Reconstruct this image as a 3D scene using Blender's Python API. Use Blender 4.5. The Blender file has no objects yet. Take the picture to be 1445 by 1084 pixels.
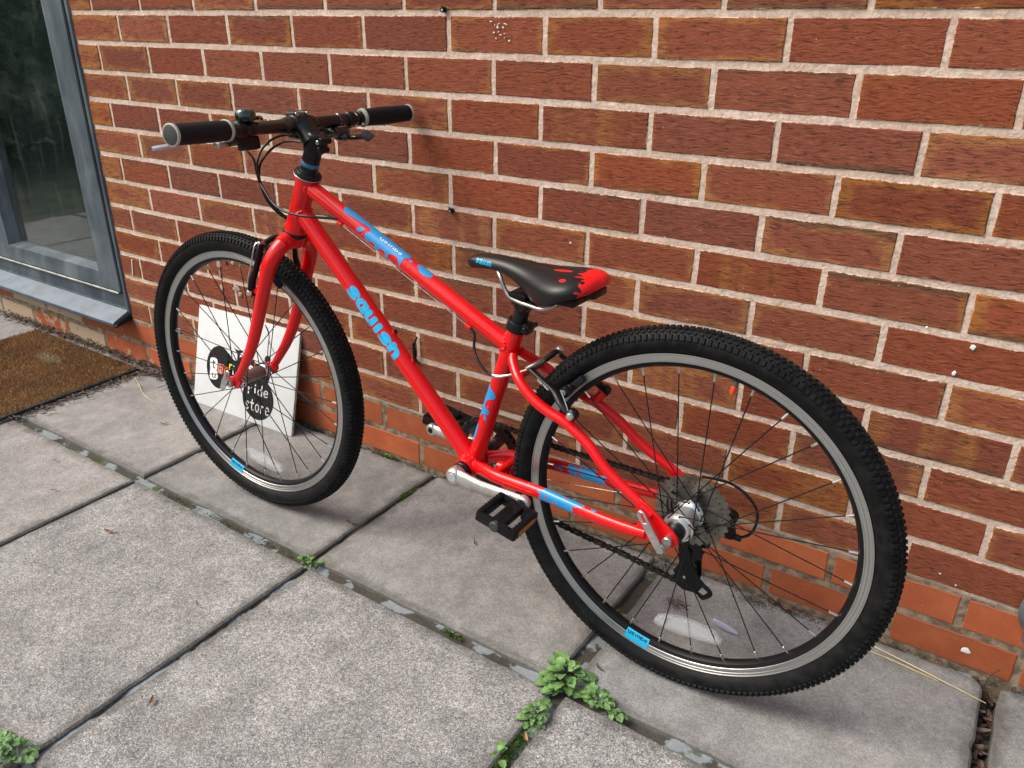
import bpy, bmesh, math, random
from mathutils import Vector, Matrix, noise, geometry
from mathutils.bvhtree import BVHTree
rnd = random.Random(7)
PI = math.pi
scn = bpy.context.scene
C = scn.collection

# ------------------------------------------------------------------ camera
cd = bpy.data.cameras.new('camera'); cam = bpy.data.objects.new('camera', cd); C.objects.link(cam)
cd.sensor_fit = 'HORIZONTAL'; cd.sensor_width = 36.0; cd.lens = 27.7476
cd.clip_start = 0.02; cd.clip_end = 400
R = Matrix(((0.833193, -0.236209, 0.499994), (0.552913, 0.341609, -0.759993), (0.008715, 0.909675, 0.41523)))
cam.matrix_world = Matrix.Translation((1.06004, -1.3647, 1.05807)) @ R.to_4x4()
scn.camera = cam

# ------------------------------------------------------------------ light
SUN_EL, SUN_AZ = math.radians(48), math.radians(128)     # azimuth of the direction the light comes from, ccw from +x is measured below
sun_from = Vector((-0.62, -0.50, 0.90)).normalized()
world = bpy.data.worlds.new('World'); scn.world = world; world.use_nodes = True
wn = world.node_tree; wn.nodes.clear()
wo = wn.nodes.new('ShaderNodeOutputWorld'); bg = wn.nodes.new('ShaderNodeBackground')
sky = wn.nodes.new('ShaderNodeTexSky'); sky.sky_type = 'NISHITA'; sky.sun_disc = False
sky.sun_elevation = math.asin(sun_from.z)
sky.sun_rotation = math.atan2(sun_from.x, sun_from.y)
sky.air_density = 1.6; sky.dust_density = 5.0; sky.ozone_density = 1.5
bg.inputs['Strength'].default_value = 0.115
wn.links.new(sky.outputs[0], bg.inputs[0]); wn.links.new(bg.outputs[0], wo.inputs[0])
sl = bpy.data.lights.new('sun', 'SUN'); sun = bpy.data.objects.new('sun', sl); C.objects.link(sun)
sl.energy = 1.4; sl.angle = math.radians(30); sl.color = (1.0, 0.955, 0.90)
sun.rotation_euler = sun_from.to_track_quat('Z', 'Y').to_euler(); sun.location = (-3, -3, 5)
scn.view_settings.view_transform = 'Standard'; scn.view_settings.look = 'None'
scn.view_settings.gamma = 1; scn.view_settings.use_curve_mapping = False
scn.view_settings.exposure = 0.88

# ------------------------------------------------------------------ node helpers
class N:
    def __init__(self, name):
        self.m = bpy.data.materials.new(name); self.m.use_nodes = True
        self.t = self.m.node_tree; self.b = self.t.nodes['Principled BSDF']
    def n(self, typ, **kw):
        o = self.t.nodes.new(typ)
        for k, v in kw.items():
            if k in o.inputs.keys() if isinstance(k, str) else False: o.inputs[k].default_value = v
            else: setattr(o, k, v)
        return o
    def l(self, a, b): self.t.links.new(a, b)
    def coord(self, which='Object'): return self.n('ShaderNodeTexCoord').outputs[which]
    def mapping(self, v, scale=(1, 1, 1), loc=(0, 0, 0)):
        m = self.n('ShaderNodeMapping'); m.inputs['Scale'].default_value = scale; m.inputs['Location'].default_value = loc
        self.l(v, m.inputs['Vector']); return m.outputs[0]
    def noise(self, v, scale, detail=3, rough=0.5, w=None, dist=0):
        o = self.n('ShaderNodeTexNoise'); o.inputs['Scale'].default_value = scale; o.inputs['Detail'].default_value = detail
        o.inputs['Roughness'].default_value = rough; o.inputs['Distortion'].default_value = dist
        if w is not None: o.noise_dimensions = '4D'; self.l(w, o.inputs['W'])
        self.l(v, o.inputs['Vector']); return o.outputs['Fac']
    def vor(self, v, scale, feature='F1', rand=1.0):
        o = self.n('ShaderNodeTexVoronoi'); o.feature = feature; o.inputs['Scale'].default_value = scale
        o.inputs['Randomness'].default_value = rand
        self.l(v, o.inputs['Vector']); return o.outputs['Distance']
    def ramp(self, f, stops):
        o = self.n('ShaderNodeValToRGB'); e = o.color_ramp.elements
        while len(e) < len(stops): e.new(0.5)
        for i, (p, c) in enumerate(stops):
            e[i].position = p; e[i].color = (c if hasattr(c, '__len__') else (c, c, c)) [:3] + (1,) if hasattr(c, '__len__') else (c, c, c, 1)
        self.l(f, o.inputs[0]); return o.outputs[0]
    def rng(self, f, a, b, c=0, d=1, smooth=True):
        o = self.n('ShaderNodeMapRange'); o.interpolation_type = 'SMOOTHSTEP' if smooth else 'LINEAR'
        for i, v in zip(('From Min', 'From Max', 'To Min', 'To Max'), (a, b, c, d)):
            if hasattr(v, 'links'): self.l(v, o.inputs[i])
            else: o.inputs[i].default_value = v
        self.l(f, o.inputs[0]); return o.outputs[0]
    def math(self, op, a, b=None, c=None):
        o = self.n('ShaderNodeMath'); o.operation = op
        for i, v in enumerate((a, b, c)):
            if v is None: continue
            if hasattr(v, 'links'): self.l(v, o.inputs[i])
            else: o.inputs[i].default_value = v
        return o.outputs[0]
    def mix(self, f, a, b, blend='MIX'):
        o = self.n('ShaderNodeMix'); o.data_type = 'RGBA'; o.blend_type = blend
        for s, v in ((o.inputs[0], f), (o.inputs[6], a), (o.inputs[7], b)):
            if hasattr(v, 'links'): self.l(v, s)
            else: s.default_value = (tuple(v) + (1,)) if hasattr(v, '__len__') else v
        return o.outputs[2]
    def bump(self, h, strength=0.5, dist=0.002, prev=None):
        o = self.n('ShaderNodeBump'); o.inputs['Strength'].default_value = strength; o.inputs['Distance'].default_value = dist
        self.l(h, o.inputs['Height'])
        if prev is not None: self.l(prev, o.inputs['Normal'])
        return o.outputs[0]
    def sep(self, v):
        o = self.n('ShaderNodeSeparateXYZ'); self.l(v, o.inputs[0]); return o.outputs
    def set(self, **kw):
        for k, v in kw.items():
            i = self.b.inputs[k.replace('_', ' ')]
            if hasattr(v, 'links'): self.l(v, i)
            else: i.default_value = (tuple(v) + (1,)) if hasattr(v, '__len__') and len(v) == 3 else v
        return self.m

def plain(name, col, rough=0.5, metal=0.0, grain=0.0, gscale=300, coat=0, var=0.0, vscale=40):
    k = N(name); co = k.coord()
    base = col
    if var:
        f = k.noise(co, vscale, 4, 0.6)
        base = k.mix(k.rng(f, .35, .65), [c * (1 - var) for c in col], [min(1, c * (1 + var)) for c in col])
    k.set(Base_Color=base, Roughness=rough, Metallic=metal, Coat_Weight=coat, Specular_IOR_Level=(.26 if max(col) < .02 and not coat else .5))
    if var:
        k.set(Roughness=k.rng(k.noise(co, vscale * 2.3, 3), .3, .7, max(.05, rough - .08), min(1, rough + .1)))
    if grain:
        k.set(Normal=k.bump(k.noise(co, gscale, 3), grain, .0006))
    return k.m

# ------------------------------------------------------------------ materials
def brick_material():
    k = N('drag_faced_brick'); co = k.coord(); info = k.n('ShaderNodeObjectInfo')
    rn = info.outputs['Random']; w = k.math('MULTIPLY', rn, 90.0)
    col = k.n('ShaderNodeSeparateColor'); k.l(info.outputs['Color'], col.inputs[0])
    Rv, Gv, Bv = col.outputs
    x, y, z = k.sep(co)
    nz = k.noise(co, 14, 3, .5, w)
    nz2 = k.noise(k.mapping(co, (1, 1, 2.5)), 38, 4, .6, w)
    ex = k.math('DIVIDE', k.math('ABSOLUTE', x), .1075); ez = k.math('DIVIDE', k.math('ABSOLUTE', z), .0335)
    e = k.math('MAXIMUM', k.math('POWER', ex, 3.6), k.math('POWER', ez, 1.7))
    e = k.math('ADD', e, k.math('MULTIPLY', k.math('SUBTRACT', nz, .5), 1.5))
    e = k.math('ADD', e, k.math('MULTIPLY', k.math('SUBTRACT', nz2, .5), .6))
    kiss = k.rng(e, k.math('SUBTRACT', .92, Rv), k.math('SUBTRACT', 1.30, Rv))
    kiss = k.math('MULTIPLY', kiss, k.rng(Rv, .1, .3))
    band = k.math('ADD', k.noise(k.mapping(co, (1, .01, .06)), 24, 2, .5, w), k.math('MULTIPLY', k.math('SUBTRACT', nz2, .5), .22))
    bandm = k.math('MULTIPLY', k.rng(band, .44, .64), k.rng(Bv, .7, .8))
    kiss = k.math('MAXIMUM', kiss, bandm)
    tone = k.rng(k.math('FRACT', k.math('MULTIPLY', rn, 13.7)), .55, 1.0, 0, .55, False)
    red = k.mix(tone, k.mix(nz2, (.205, .054, .030), (.300, .088, .045)), (.150, .046, .034))
    org = k.mix(k.rng(nz2, .35, .65), (.270, .108, .038), (.40, .175, .058))
    c = k.mix(k.math('MULTIPLY', kiss, .80), red, org)
    # grey scorch near the very top edge of some bricks
    sc = k.math('MULTIPLY', k.rng(k.math('ADD', z, k.math('MULTIPLY', nz, .03)), .036, .046), k.rng(Gv, .55, .8))
    c = k.mix(k.math('MULTIPLY', sc, .75), c, (.085, .058, .038))
    # drag cracks
    wv = k.n('ShaderNodeMapping'); wv.inputs['Scale'].default_value = (52, 1, 380); k.l(co, wv.inputs[0])
    warp = k.noise(co, 45, 2, .5, w)
    vadd = k.n('ShaderNodeVectorMath'); vadd.operation = 'ADD'; k.l(wv.outputs[0], vadd.inputs[0])
    cmb = k.n('ShaderNodeCombineXYZ'); k.l(k.math('MULTIPLY', warp, 5), cmb.inputs[2]); k.l(cmb.outputs[0], vadd.inputs[1])
    drag = k.noise(vadd.outputs[0], 1.0, 5, .65, w)
    crack = k.rng(drag, .45, .33)
    c = k.mix(k.math('MULTIPLY', crack, .62), c, (.050, .020, .013))
    c = k.mix(k.rng(drag, .52, .70, 0, .6), c, (.42, .17, .095))
    fine = k.noise(co, 420, 3, .6)
    c = k.mix(k.rng(fine, .3, .7, 0, .35), c, (.12, .04, .025))
    pt = k.vor(k.mapping(co, (1, 1, 1.7), (7, 2, 4)), 75); ptm = k.math('MULTIPLY', k.rng(pt, .20, .10), k.rng(k.noise(co, 35, 1, .5, w), .54, .60))
    c = k.mix(k.math('MULTIPLY', ptm, .8), c, (.035, .015, .010))
    sp = k.vor(k.mapping(co, (1, 1, 1), (3, 5, 1)), 95)
    sel = k.noise(co, 60, 1, .5, w)
    spot = k.math('MULTIPLY', k.rng(sp, .13, .06), k.rng(sel, .63, .66))
    c = k.mix(k.math('MULTIPLY', spot, .8), c, (.6, .5, .38))
    # mortar smeared over the arrises
    de = k.math('MINIMUM', k.math('SUBTRACT', .1078, k.math('ABSOLUTE', x)), k.math('SUBTRACT', .0334, k.math('ABSOLUTE', z)))
    sm = k.noise(co, 130, 4, .7, w); sm2 = k.noise(co, 22, 2, .5, w)
    lim = k.math('ADD', k.math('MULTIPLY', k.math('SUBTRACT', sm, .47), .010), k.math('MULTIPLY', k.math('SUBTRACT', sm2, .5), .006))
    smear = k.rng(k.math('SUBTRACT', de, lim), .0012, .0002)
    mc = k.mix(k.rng(fine, .38, .62, 0, .5), (.60, .47, .38), (.36, .25, .19))
    hv = k.n('ShaderNodeHueSaturation'); k.l(c, hv.inputs['Color'])
    k.l(k.rng(rn, 0, 1, .86, 1.06, False), hv.inputs['Value']); k.l(k.rng(k.math('FRACT', k.math('MULTIPLY', rn, 7.3)), 0, 1, .98, 1.06, False), hv.inputs['Saturation'])
    b = k.bump(drag, .8, .0034); b = k.bump(k.math('SUBTRACT', fine, k.math('MULTIPLY', crack, 1.2)), .5, .0012, b)
    b = k.bump(nz, .35, .006, b)
    return k.set(Base_Color=k.mix(smear, hv.outputs[0], mc), Roughness=.92, Normal=b, Specular_IOR_Level=.25)

def smooth_brick_material():
    k = N('smooth_engineering_brick'); co = k.coord(); info = k.n('ShaderNodeObjectInfo'); rn = info.outputs['Random']
    w = k.math('MULTIPLY', rn, 60.0)
    col = k.n('ShaderNodeSeparateColor'); k.l(info.outputs['Color'], col.inputs[0])
    n1 = k.noise(co, 16, 4, .6, w); n2 = k.noise(co, 240, 3, .6)
    c = k.mix(k.rng(n1, .3, .7), (.36, .085, .032), (.47, .125, .045))
    c = k.mix(k.rng(n2, .35, .75, 0, .3), c, (.22, .06, .03))
    # old whitewash flaking (amount in red channel)
    fl = k.noise(k.mapping(co, (1, 1, .8)), 32, 6, .72, w)
    th = k.math('SUBTRACT', .74, k.math('MULTIPLY', col.outputs[0], .42))
    wash = k.rng(fl, th, k.math('ADD', th, .05))
    c = k.mix(k.math('MULTIPLY', wash, .8), c, (.47, .40, .29))
    sp = k.vor(co, 120); spot = k.math('MULTIPLY', k.rng(sp, .15, .07), k.rng(k.noise(co, 45, 1, .5, w), .60, .64))
    c = k.mix(k.math('MULTIPLY', spot, .6), c, (.6, .5, .4))
    x, y, z = k.sep(co)
    dirt = k.math('MULTIPLY', k.rng(k.math('ADD', k.math('ABSOLUTE', z), k.math('MULTIPLY', n1, .02)), .034, .046), .6)
    c = k.mix(dirt, c, (.13, .06, .035))
    hv = k.n('ShaderNodeHueSaturation'); k.l(c, hv.inputs['Color']); k.l(k.rng(rn, 0, 1, .8, 1.12, False), hv.inputs['Value'])
    b = k.bump(n2, .25, .0008); b = k.bump(k.math('ADD', n1, wash), .3, .0015, b)
    return k.set(Base_Color=hv.outputs[0], Roughness=.75, Normal=b, Specular_IOR_Level=.35)

def mortar_material():
    k = N('lime_mortar'); co = k.coord(); x, y, z = k.sep(co)
    n1 = k.noise(co, 9, 4, .6); n2 = k.noise(co, 180, 4, .7); n3 = k.noise(co, 45, 3)
    c = k.mix(k.rng(n1, .3, .7), (.53, .405, .335), (.66, .535, .455))
    c = k.mix(k.rng(n2, .38, .62, 0, .55), c, (.38, .27, .20))
    c = k.mix(k.rng(n1, .6, .75, 0, .5), c, (.40, .33, .27)); c = k.mix(k.rng(n3, .55, .72, 0, .5), c, (.74, .65, .57))
    low = k.rng(k.math('ADD', z, k.math('MULTIPLY', n1, .02)), .172, .160)     # darker bedding mortar of the two plinth courses
    lc = k.mix(k.rng(n3, .35, .65), (.145, .105, .07), (.30, .235, .165))
    lc = k.mix(k.rng(n1, .55, .7, 0, .7), lc, (.07, .05, .04))
    c = k.mix(low, c, lc)
    b = k.bump(n3, .9, .004); b = k.bump(n2, .8, .0016, b)
    return k.set(Base_Color=c, Roughness=.95, Normal=b, Specular_IOR_Level=.2)

def slab_material():
    k = N('concrete_paving'); co = k.coord(); info = k.n('ShaderNodeObjectInfo'); rn = info.outputs['Random']; w = k.math('MULTIPLY', rn, 50)
    col = k.n('ShaderNodeSeparateColor'); k.l(info.outputs['Color'], col.inputs[0]); Rv, Gv, Bv = col.outputs
    big = k.noise(co, 3.2, 4, .6, w); mid = k.noise(co, 17, 4, .65, w); f1 = k.noise(co, 430, 3, .68); f2 = k.noise(co, 900, 2, .5)
    c = k.mix(k.rng(big, .3, .7), (.225, .228, .222), (.300, .301, .292))
    c = k.mix(k.rng(mid, .4, .7, 0, .45), c, (.355, .352, .345))
    c = k.mix(k.math('MULTIPLY', Bv, .35), c, (.35, .295, .265))
    # exposed grit: dark and light grains
    ga = k.rng(f1, .46, .39); gl = k.rng(f1, .55, .61)
    amt = k.rng(Rv, 0, 1, .22, 1.0, False)
    c = k.mix(k.math('MULTIPLY', ga, k.math('MULTIPLY', amt, .85)), c, (.10, .09, .085))
    c = k.mix(k.math('MULTIPLY', gl, k.math('MULTIPLY', amt, .8)), c, (.62, .60, .57))
    gv = k.vor(co, 260); c = k.mix(k.math('MULTIPLY', k.rng(gv, .16, .08), .35), c, (.66, .62, .58))
    st = k.noise(co, 6.5, 5, .7, w); c = k.mix(k.rng(st, .60, .78, 0, .5), c, (.17, .145, .12))
    pit = k.rng(k.vor(k.mapping(co, (1, 1, 1), (2, 3, 0)), 34), .07, .04)
    pit = k.math('MULTIPLY', pit, k.rng(k.noise(co, 20, 1, .5, w), .56, .6)); c = k.mix(k.math('MULTIPLY', pit, .75), c, (.07, .06, .055))
    for sc_, lo, hi in ((340, .60, 1.44), (190, .80, 1.20)):
        vn = k.n('ShaderNodeTexVoronoi'); vn.inputs['Scale'].default_value = sc_; k.l(co, vn.inputs['Vector'])
        cs_ = k.n('ShaderNodeSeparateColor'); k.l(vn.outputs['Color'], cs_.inputs[0])
        gr = k.rng(cs_.outputs[0], .0, 1, lo, hi, False)
        gr = k.math('ADD', 1.0, k.math('MULTIPLY', k.math('SUBTRACT', gr, 1.0), k.rng(Rv, 0, 1, .30, 1.0, False)))
        cb_ = k.n('ShaderNodeCombineColor'); [k.l(gr, cb_.inputs[i_]) for i_ in range(3)]
        c = k.mix(1.0, c, cb_.outputs[0], 'MULTIPLY')
    m1 = k.noise(co, 9, 5, .72, w); m2 = k.noise(co, 26, 4, .7, w)
    mm_ = k.math('MULTIPLY', k.rng(m1, .30, .70, .76, 1.22, False), k.rng(m2, .3, .7, .86, 1.12, False))
    cb_ = k.n('ShaderNodeCombineColor'); [k.l(mm_, cb_.inputs[i_]) for i_ in range(3)]; c = k.mix(1.0, c, cb_.outputs[0], 'MULTIPLY')
    # grime creeping in from the arrises, worn pale rings and lichen
    gx, gy, gz = k.sep(k.coord('Generated'))
    ed = k.math('MINIMUM', k.math('MULTIPLY', k.math('SUBTRACT', .5, k.math('ABSOLUTE', k.math('SUBTRACT', gx, .5))), .6), k.math('MULTIPLY', k.math('SUBTRACT', .5, k.math('ABSOLUTE', k.math('SUBTRACT', gy, .5))), .5))
    gm = k.rng(k.math('ADD', ed, k.math('MULTIPLY', k.math('SUBTRACT', m2, .5), .05)), .030, .0)
    c = k.mix(k.math('MULTIPLY', gm, .62), c, (.085, .080, .066))
    lc_ = k.noise(co, 13, 5, .75, w); c = k.mix(k.math('MULTIPLY', k.rng(lc_, .64, .72), .45), c, (.46, .455, .42))
    c = k.mix(k.math('MULTIPLY', k.rng(k.noise(co, 5, 4, .6, w), .56, .70), .35), c, (.15, .145, .115))
    hv = k.n('ShaderNodeHueSaturation'); k.l(c, hv.inputs['Color']); k.l(k.rng(Gv, 0, 1, .68, 1.02, False), hv.inputs['Value'])
    # moulded pimple pattern
    pm = k.vor(k.mapping(co, (1, 1, 0)), 270, rand=.12)
    o = k.n('ShaderNodeBump'); o.inputs['Distance'].default_value = .0011; k.l(k.rng(Rv, 0, 1, .55, .08, False), o.inputs['Strength']); k.l(pm, o.inputs['Height'])
    b = k.bump(f1, .45, .0022, o.outputs[0]); b = k.bump(mid, .3, .004, b); b = k.bump(f2, .3, .0008, b)
    return k.set(Base_Color=hv.outputs[0], Roughness=.93, Normal=b, Specular_IOR_Level=.25)

def joint_material():
    k = N('joint_mortar_and_moss'); co = k.coord()
    n1 = k.noise(co, 6.5, 5, .62); n2 = k.noise(co, 160, 4, .7); n3 = k.noise(co, 22, 3)
    dark = k.mix(n2, (.022, .019, .014), (.085, .078, .06))
    c = k.mix(k.rng(n1, .50, .53), dark, k.mix(n2, (.15, .17, .18), (.28, .32, .34)))
    c = k.mix(k.math('MULTIPLY', k.rng(n3, .60, .68), .8), c, (.05, .075, .018))
    b = k.bump(n2, .7, .003); b = k.bump(n1, .8, .006, b)
    return k.set(Base_Color=c, Roughness=.95, Normal=b)

def frame_paint():
    k = N('glossy_red_frame_paint'); co = k.coord(); x, y, z = k.sep(co)
    wob = k.noise(k.mapping(co, (.8, 1.4, 1.6)), 62, 1, .5)
    wb = k.math('MULTIPLY', k.math('SUBTRACT', wob, .5), .16)
    xx = k.math('ADD', x, wb)
    m = k.math('MULTIPLY', k.rng(xx, .166, .167), k.rng(xx, .236, .235))
    m = k.math('MULTIPLY', m, k.rng(z, .345, .344)); m = k.math('MULTIPLY', m, k.rng(z, .27, .28))
    drop = k.math('MULTIPLY', k.rng(k.vor(k.mapping(co, (1, .7, 1.3)), 42), .17, .15), k.math('MULTIPLY', k.rng(x, .15, .16), k.rng(x, .27, .26)))
    drop = k.math('MULTIPLY', drop, k.rng(z, .345, .344))
    m = k.math('MAXIMUM', m, drop)
    c = k.mix(m, (.66, .002, .004), (.010, .24, .54))
    n2 = k.noise(co, 700, 2)
    return k.set(Base_Color=c, Roughness=.3, Coat_Weight=.38, Coat_Roughness=.06, Normal=k.bump(n2, .03, .0004), Specular_IOR_Level=.28)

def tyre_material():
    k = N('tyre_rubber'); co = k.coord(); n = k.noise(co, 60, 4, .6); n2 = k.noise(co, 500, 2)
    c = k.mix(k.rng(n, .35, .7), (.005, .0055, .006), (.012, .0125, .013))
    return k.set(Base_Color=c, Roughness=k.rng(n, .3, .7, .45, .65), Normal=k.bump(n2, .2, .0005), Specular_IOR_Level=.12)

def track_material():
    k = N('machined_brake_track'); co = k.coord(); x, y, z = k.sep(co)
    r = k.math('SQRT', k.math('ADD', k.math('POWER', x, 2), k.math('POWER', z, 2)))
    cm = k.n('ShaderNodeCombineXYZ'); k.l(r, cm.inputs[0])
    g = k.noise(cm.outputs[0], 900, 2, .6); d = k.noise(co, 14, 3)
    c = k.mix(k.rng(g, .35, .65), (.32, .32, .315), (.62, .63, .63)); c = k.mix(k.rng(d, .5, .75, 0, .4), c, (.36, .34, .31))
    return k.set(Base_Color=c, Metallic=.9, Roughness=.34, Normal=k.bump(g, .4, .0006))

def mat_material():
    k = N('coir_fibre'); co = k.coord(); info = k.n('ShaderNodeObjectInfo')
    n1 = k.noise(co, 5, 4, .6); n2 = k.noise(co, 260, 3, .6)
    c = k.mix(k.rng(n1, .3, .7), (.20, .090, .028), (.40, .21, .075)); c = k.mix(k.rng(n2, .35, .65, 0, .75), c, (.44, .25, .10)); x, y, z = k.sep(co); dx = k.math('SUBTRACT', x, .30); dy = k.math('SUBTRACT', y, .10)
    wr_ = k.math('ADD', k.math('ADD', k.math('POWER', k.math('DIVIDE', dx, .075), 2), k.math('POWER', k.math('DIVIDE', dy, .028), 2)), k.math('MULTIPLY', k.math('SUBTRACT', k.noise(co, 40, 3), .5), 2.2))
    c = k.mix(k.rng(wr_, 1.1, .5, 0, .8), c, (.50, .40, .24)); c = k.mix(k.rng(k.noise(co, 12, 4, .65), .55, .72, 0, .6), c, (.10, .05, .02))
    return k.set(Base_Color=c, Roughness=.95)

def saddle_material():
    k = N('saddle_cover'); co = k.coord(); x, y, z = k.sep(co)
    n = k.noise(k.mapping(co, (1, 1.3, 1), (.3, .1, 0)), 75, 1.5, .5); 
    e = k.math('ADD', x, k.math('MULTIPLY', k.math('SUBTRACT', n, .5), .045))
    e = k.math('ADD', e, k.math('MAXIMUM', 0.0, k.math('MULTIPLY', k.math('SUBTRACT', y, .018), .55)))
    m = k.rng(e, .2085, .2075)
    dx = k.math('DIVIDE', k.math('SUBTRACT', x, .243), .017); dy = k.math('DIVIDE', k.math('SUBTRACT', y, .006), .0065)
    d1 = k.rng(k.math('ADD', k.math('POWER', dx, 2), k.math('POWER', dy, 2)), 1.0, .9)
    dx = k.math('DIVIDE', k.math('SUBTRACT', x, .222), .006); dy = k.math('DIVIDE', k.math('SUBTRACT', y, .046), .0045)
    d2 = k.rng(k.math('ADD', k.math('POWER', dx, 2), k.math('POWER', dy, 2)), 1.0, .9)
    m = k.math('MAXIMUM', m, k.math('MAXIMUM', d1, d2))
    m = k.math('MULTIPLY', m, k.rng(z, .655, .660))
    c = k.mix(m, (.006, .006, .0065), (.70, .005, .008))
    g = k.noise(co, 900, 2)
    return k.set(Base_Color=c, Roughness=.40, Normal=k.bump(g, .15, .0005), Specular_IOR_Level=.4)

def glass_material():
    k = N('dusty_window_glass'); co = k.coord()
    n = k.noise(k.mapping(co, (9, 1, 1.2)), 3.0, 5, .7); n2 = k.noise(co, 4, 5, .7); n3 = k.noise(k.mapping(co, (1, 1, 1)), 40, 4, .7)
    x, y, z = k.sep(co)
    dust = k.math('MULTIPLY', k.rng(n, .5, .8, .0, .07), 1.0)
    dust = k.math('ADD', dust, k.rng(n2, .5, .8, 0, .05)); dust = k.math('ADD', dust, k.rng(n3, .62, .8, 0, .06))
    dust = k.math('ADD', dust, k.rng(z, .45, .0, .006, .05))
    k.set(Base_Color=(.75, .92, .90), Roughness=.015, Transmission_Weight=1.0, IOR=1.75)
    dif = k.n('ShaderNodeBsdfDiffuse'); dif.inputs[0].default_value = (.42, .47, .46, 1)
    mx = k.n('ShaderNodeMixShader'); k.l(dust, mx.inputs[0]); k.l(k.b.outputs[0], mx.inputs[1]); k.l(dif.outputs[0], mx.inputs[2])
    out = [o for o in k.t.nodes if o.type == 'OUTPUT_MATERIAL'][0]; k.l(mx.outputs[0], out.inputs[0])
    return k.m

def window_frame_material():
    k = N('weathered_grey_upvc'); co = k.coord(); n = k.noise(k.mapping(co, (1, 1, .25)), 16, 5, .65); n2 = k.noise(co, 6, 3); n3 = k.noise(co, 220, 2)
    c = k.mix(k.rng(n, .35, .75), (.042, .060, .078), (.105, .130, .150)); c = k.mix(k.rng(n2, .5, .8, 0, .5), c, (.20, .23, .25))
    return k.set(Base_Color=c, Roughness=.45, Normal=k.bump(n3, .1, .0005))

def leaf_mat(name, a, b):
    k = N(name); co = k.coord(); info = k.n('ShaderNodeObjectInfo')
    n = k.noise(co, 60, 3); c = k.mix(k.rng(n, .3, .7), a, b)
    hv = k.n('ShaderNodeHueSaturation'); k.l(c, hv.inputs['Color']); k.l(k.rng(info.outputs['Random'], 0, 1, .7, 1.25, False), hv.inputs['Value'])
    k.set(Base_Color=hv.outputs[0], Roughness=.6)
    return k.m

M = dict(
    brick=brick_material(), sbrick=smooth_brick_material(), mortar=mortar_material(), slab=slab_material(), joint=joint_material(),
    red=frame_paint(), tyre=tyre_material(), track=track_material(), coir=mat_material(), saddle=saddle_material(), glass=glass_material(), upvc=window_frame_material(),
    black=plain('satin_black', (.005, .005, .006), .36, var=.25), gloss=plain('gloss_black', (.010, .010, .011), .16, coat=.5),
    anod=plain('anodised_black', (.016, .016, .018), .33, .4), rubber=plain('rubber_grip', (.006, .006, .009), .62, grain=.35, gscale=600),
    housing=plain('cable_housing', (.010, .010, .011), .25), silver=plain('brushed_silver', (.62, .62, .61), .32, .95, var=.12),
    crank=plain('satin_alloy', (.58, .57, .55), .36, .85, var=.15, grain=.1), steel=plain('steel', (.42, .41, .39), .35, .95, var=.2),
    cog=plain('oily_cassette_steel', (.22, .205, .18), .36, .85, var=.25), chain=plain('oily_chain', (.045, .040, .034), .42, .7, var=.5, vscale=120),
    spoke=plain('black_spoke', (.013, .013, .016), .35, .3), hub=plain('polished_hub', (.74, .74, .74), .33, .85), hubf=plain('dull_hub_barrel', (.30, .25, .25), .35, .8),
    rimblk=plain('rim_black', (.005, .005, .006), .4), blue=plain('blue_print', (.010, .26, .60), .3, coat=.3), cyan=plain('cyan_print', (.005, .46, .80), .36, coat=.2),
    bluesp=plain('blue_spacer', (.02, .13, .28), .4), white=plain('white_print', (.80, .80, .78), .4), greyring=plain('pale_grip_ring', (.36, .36, .31), .5),
    capg=plain('grip_cap', (.030, .033, .033), .6), lever=plain('lever_alloy', (.60, .66, .75), .34, .8), amber=plain('amber_reflector', (.42, .13, .01), .3, grain=.5, gscale=400),
    orange=plain('valve_cap', (.75, .06, .01), .45), blackp=plain('black_print', (.010, .011, .012), .5), redp=plain('red_print', (.62, .06, .045), .5), pinkp=plain('pink_print', (.75, .22, .20), .5),
    orgp=plain('orange_print', (.75, .17, .05), .5), yelp=plain('yellow_print', (.72, .62, .05), .5), board=plain('painted_board', (.60, .62, .625), .55, var=.06, vscale=9, grain=.1, gscale=200),
    edge=plain('board_edge', (.48, .46, .38), .8, var=.2), dark=plain('dark_gap', (.008, .008, .008), .9), seal=plain('old_sealant', (.36, .37, .34), .8, var=.25, vscale=30),
    room=plain('dim_interior', (.010, .014, .014), .9), sticker=plain('clear_sticker', (.45, .47, .45), .4), dkmat=plain('mat_rubber_edge', (.018, .02, .018), .7, var=.4, vscale=80),
    soil=plain('soil', (.035, .027, .018), .95, var=.4, grain=.8, gscale=120), lawn=plain('lawn', (.030, .045, .018), .95, var=.6, vscale=5, grain=.8, gscale=60),
    weed=leaf_mat('weed_leaf', (.060, .15, .035), (.17, .30, .095)), moss=leaf_mat('moss', (.05, .11, .012), (.13, .21, .03)), dleaf=leaf_mat('dry_leaf', (.12, .055, .028), (.24, .12, .06)),
    debris=leaf_mat('leaf_litter', (.035, .022, .016), (.13, .075, .05)), straw=leaf_mat('straw', (.55, .45, .22), (.62, .53, .30)), hedge=leaf_mat('hedge_leaf', (.03, .08, .035), (.16, .28, .11)),
    bark=plain('bark', (.06, .045, .032), .9, var=.3, grain=.8, gscale=60), fence=plain('fence_timber', (.13, .09, .06), .85, var=.3, vscale=12, grain=.4, gscale=80),
    lens=None, soilc=plain('soil_crumbs', (.085, .055, .035), .95, var=.5, vscale=90), strap=plain('grey_plastic', (.10, .11, .12), .55, var=.2), putty=plain('dried_filler', (.36, .25, .20), .9, var=.2, vscale=60, grain=.6, gscale=150), bird=plain('white_paint_fleck', (.72, .70, .66), .8, grain=.5, gscale=200),
    hood=plain('smoky_clear_hood', (.05, .05, .055), .3),
)
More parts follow.
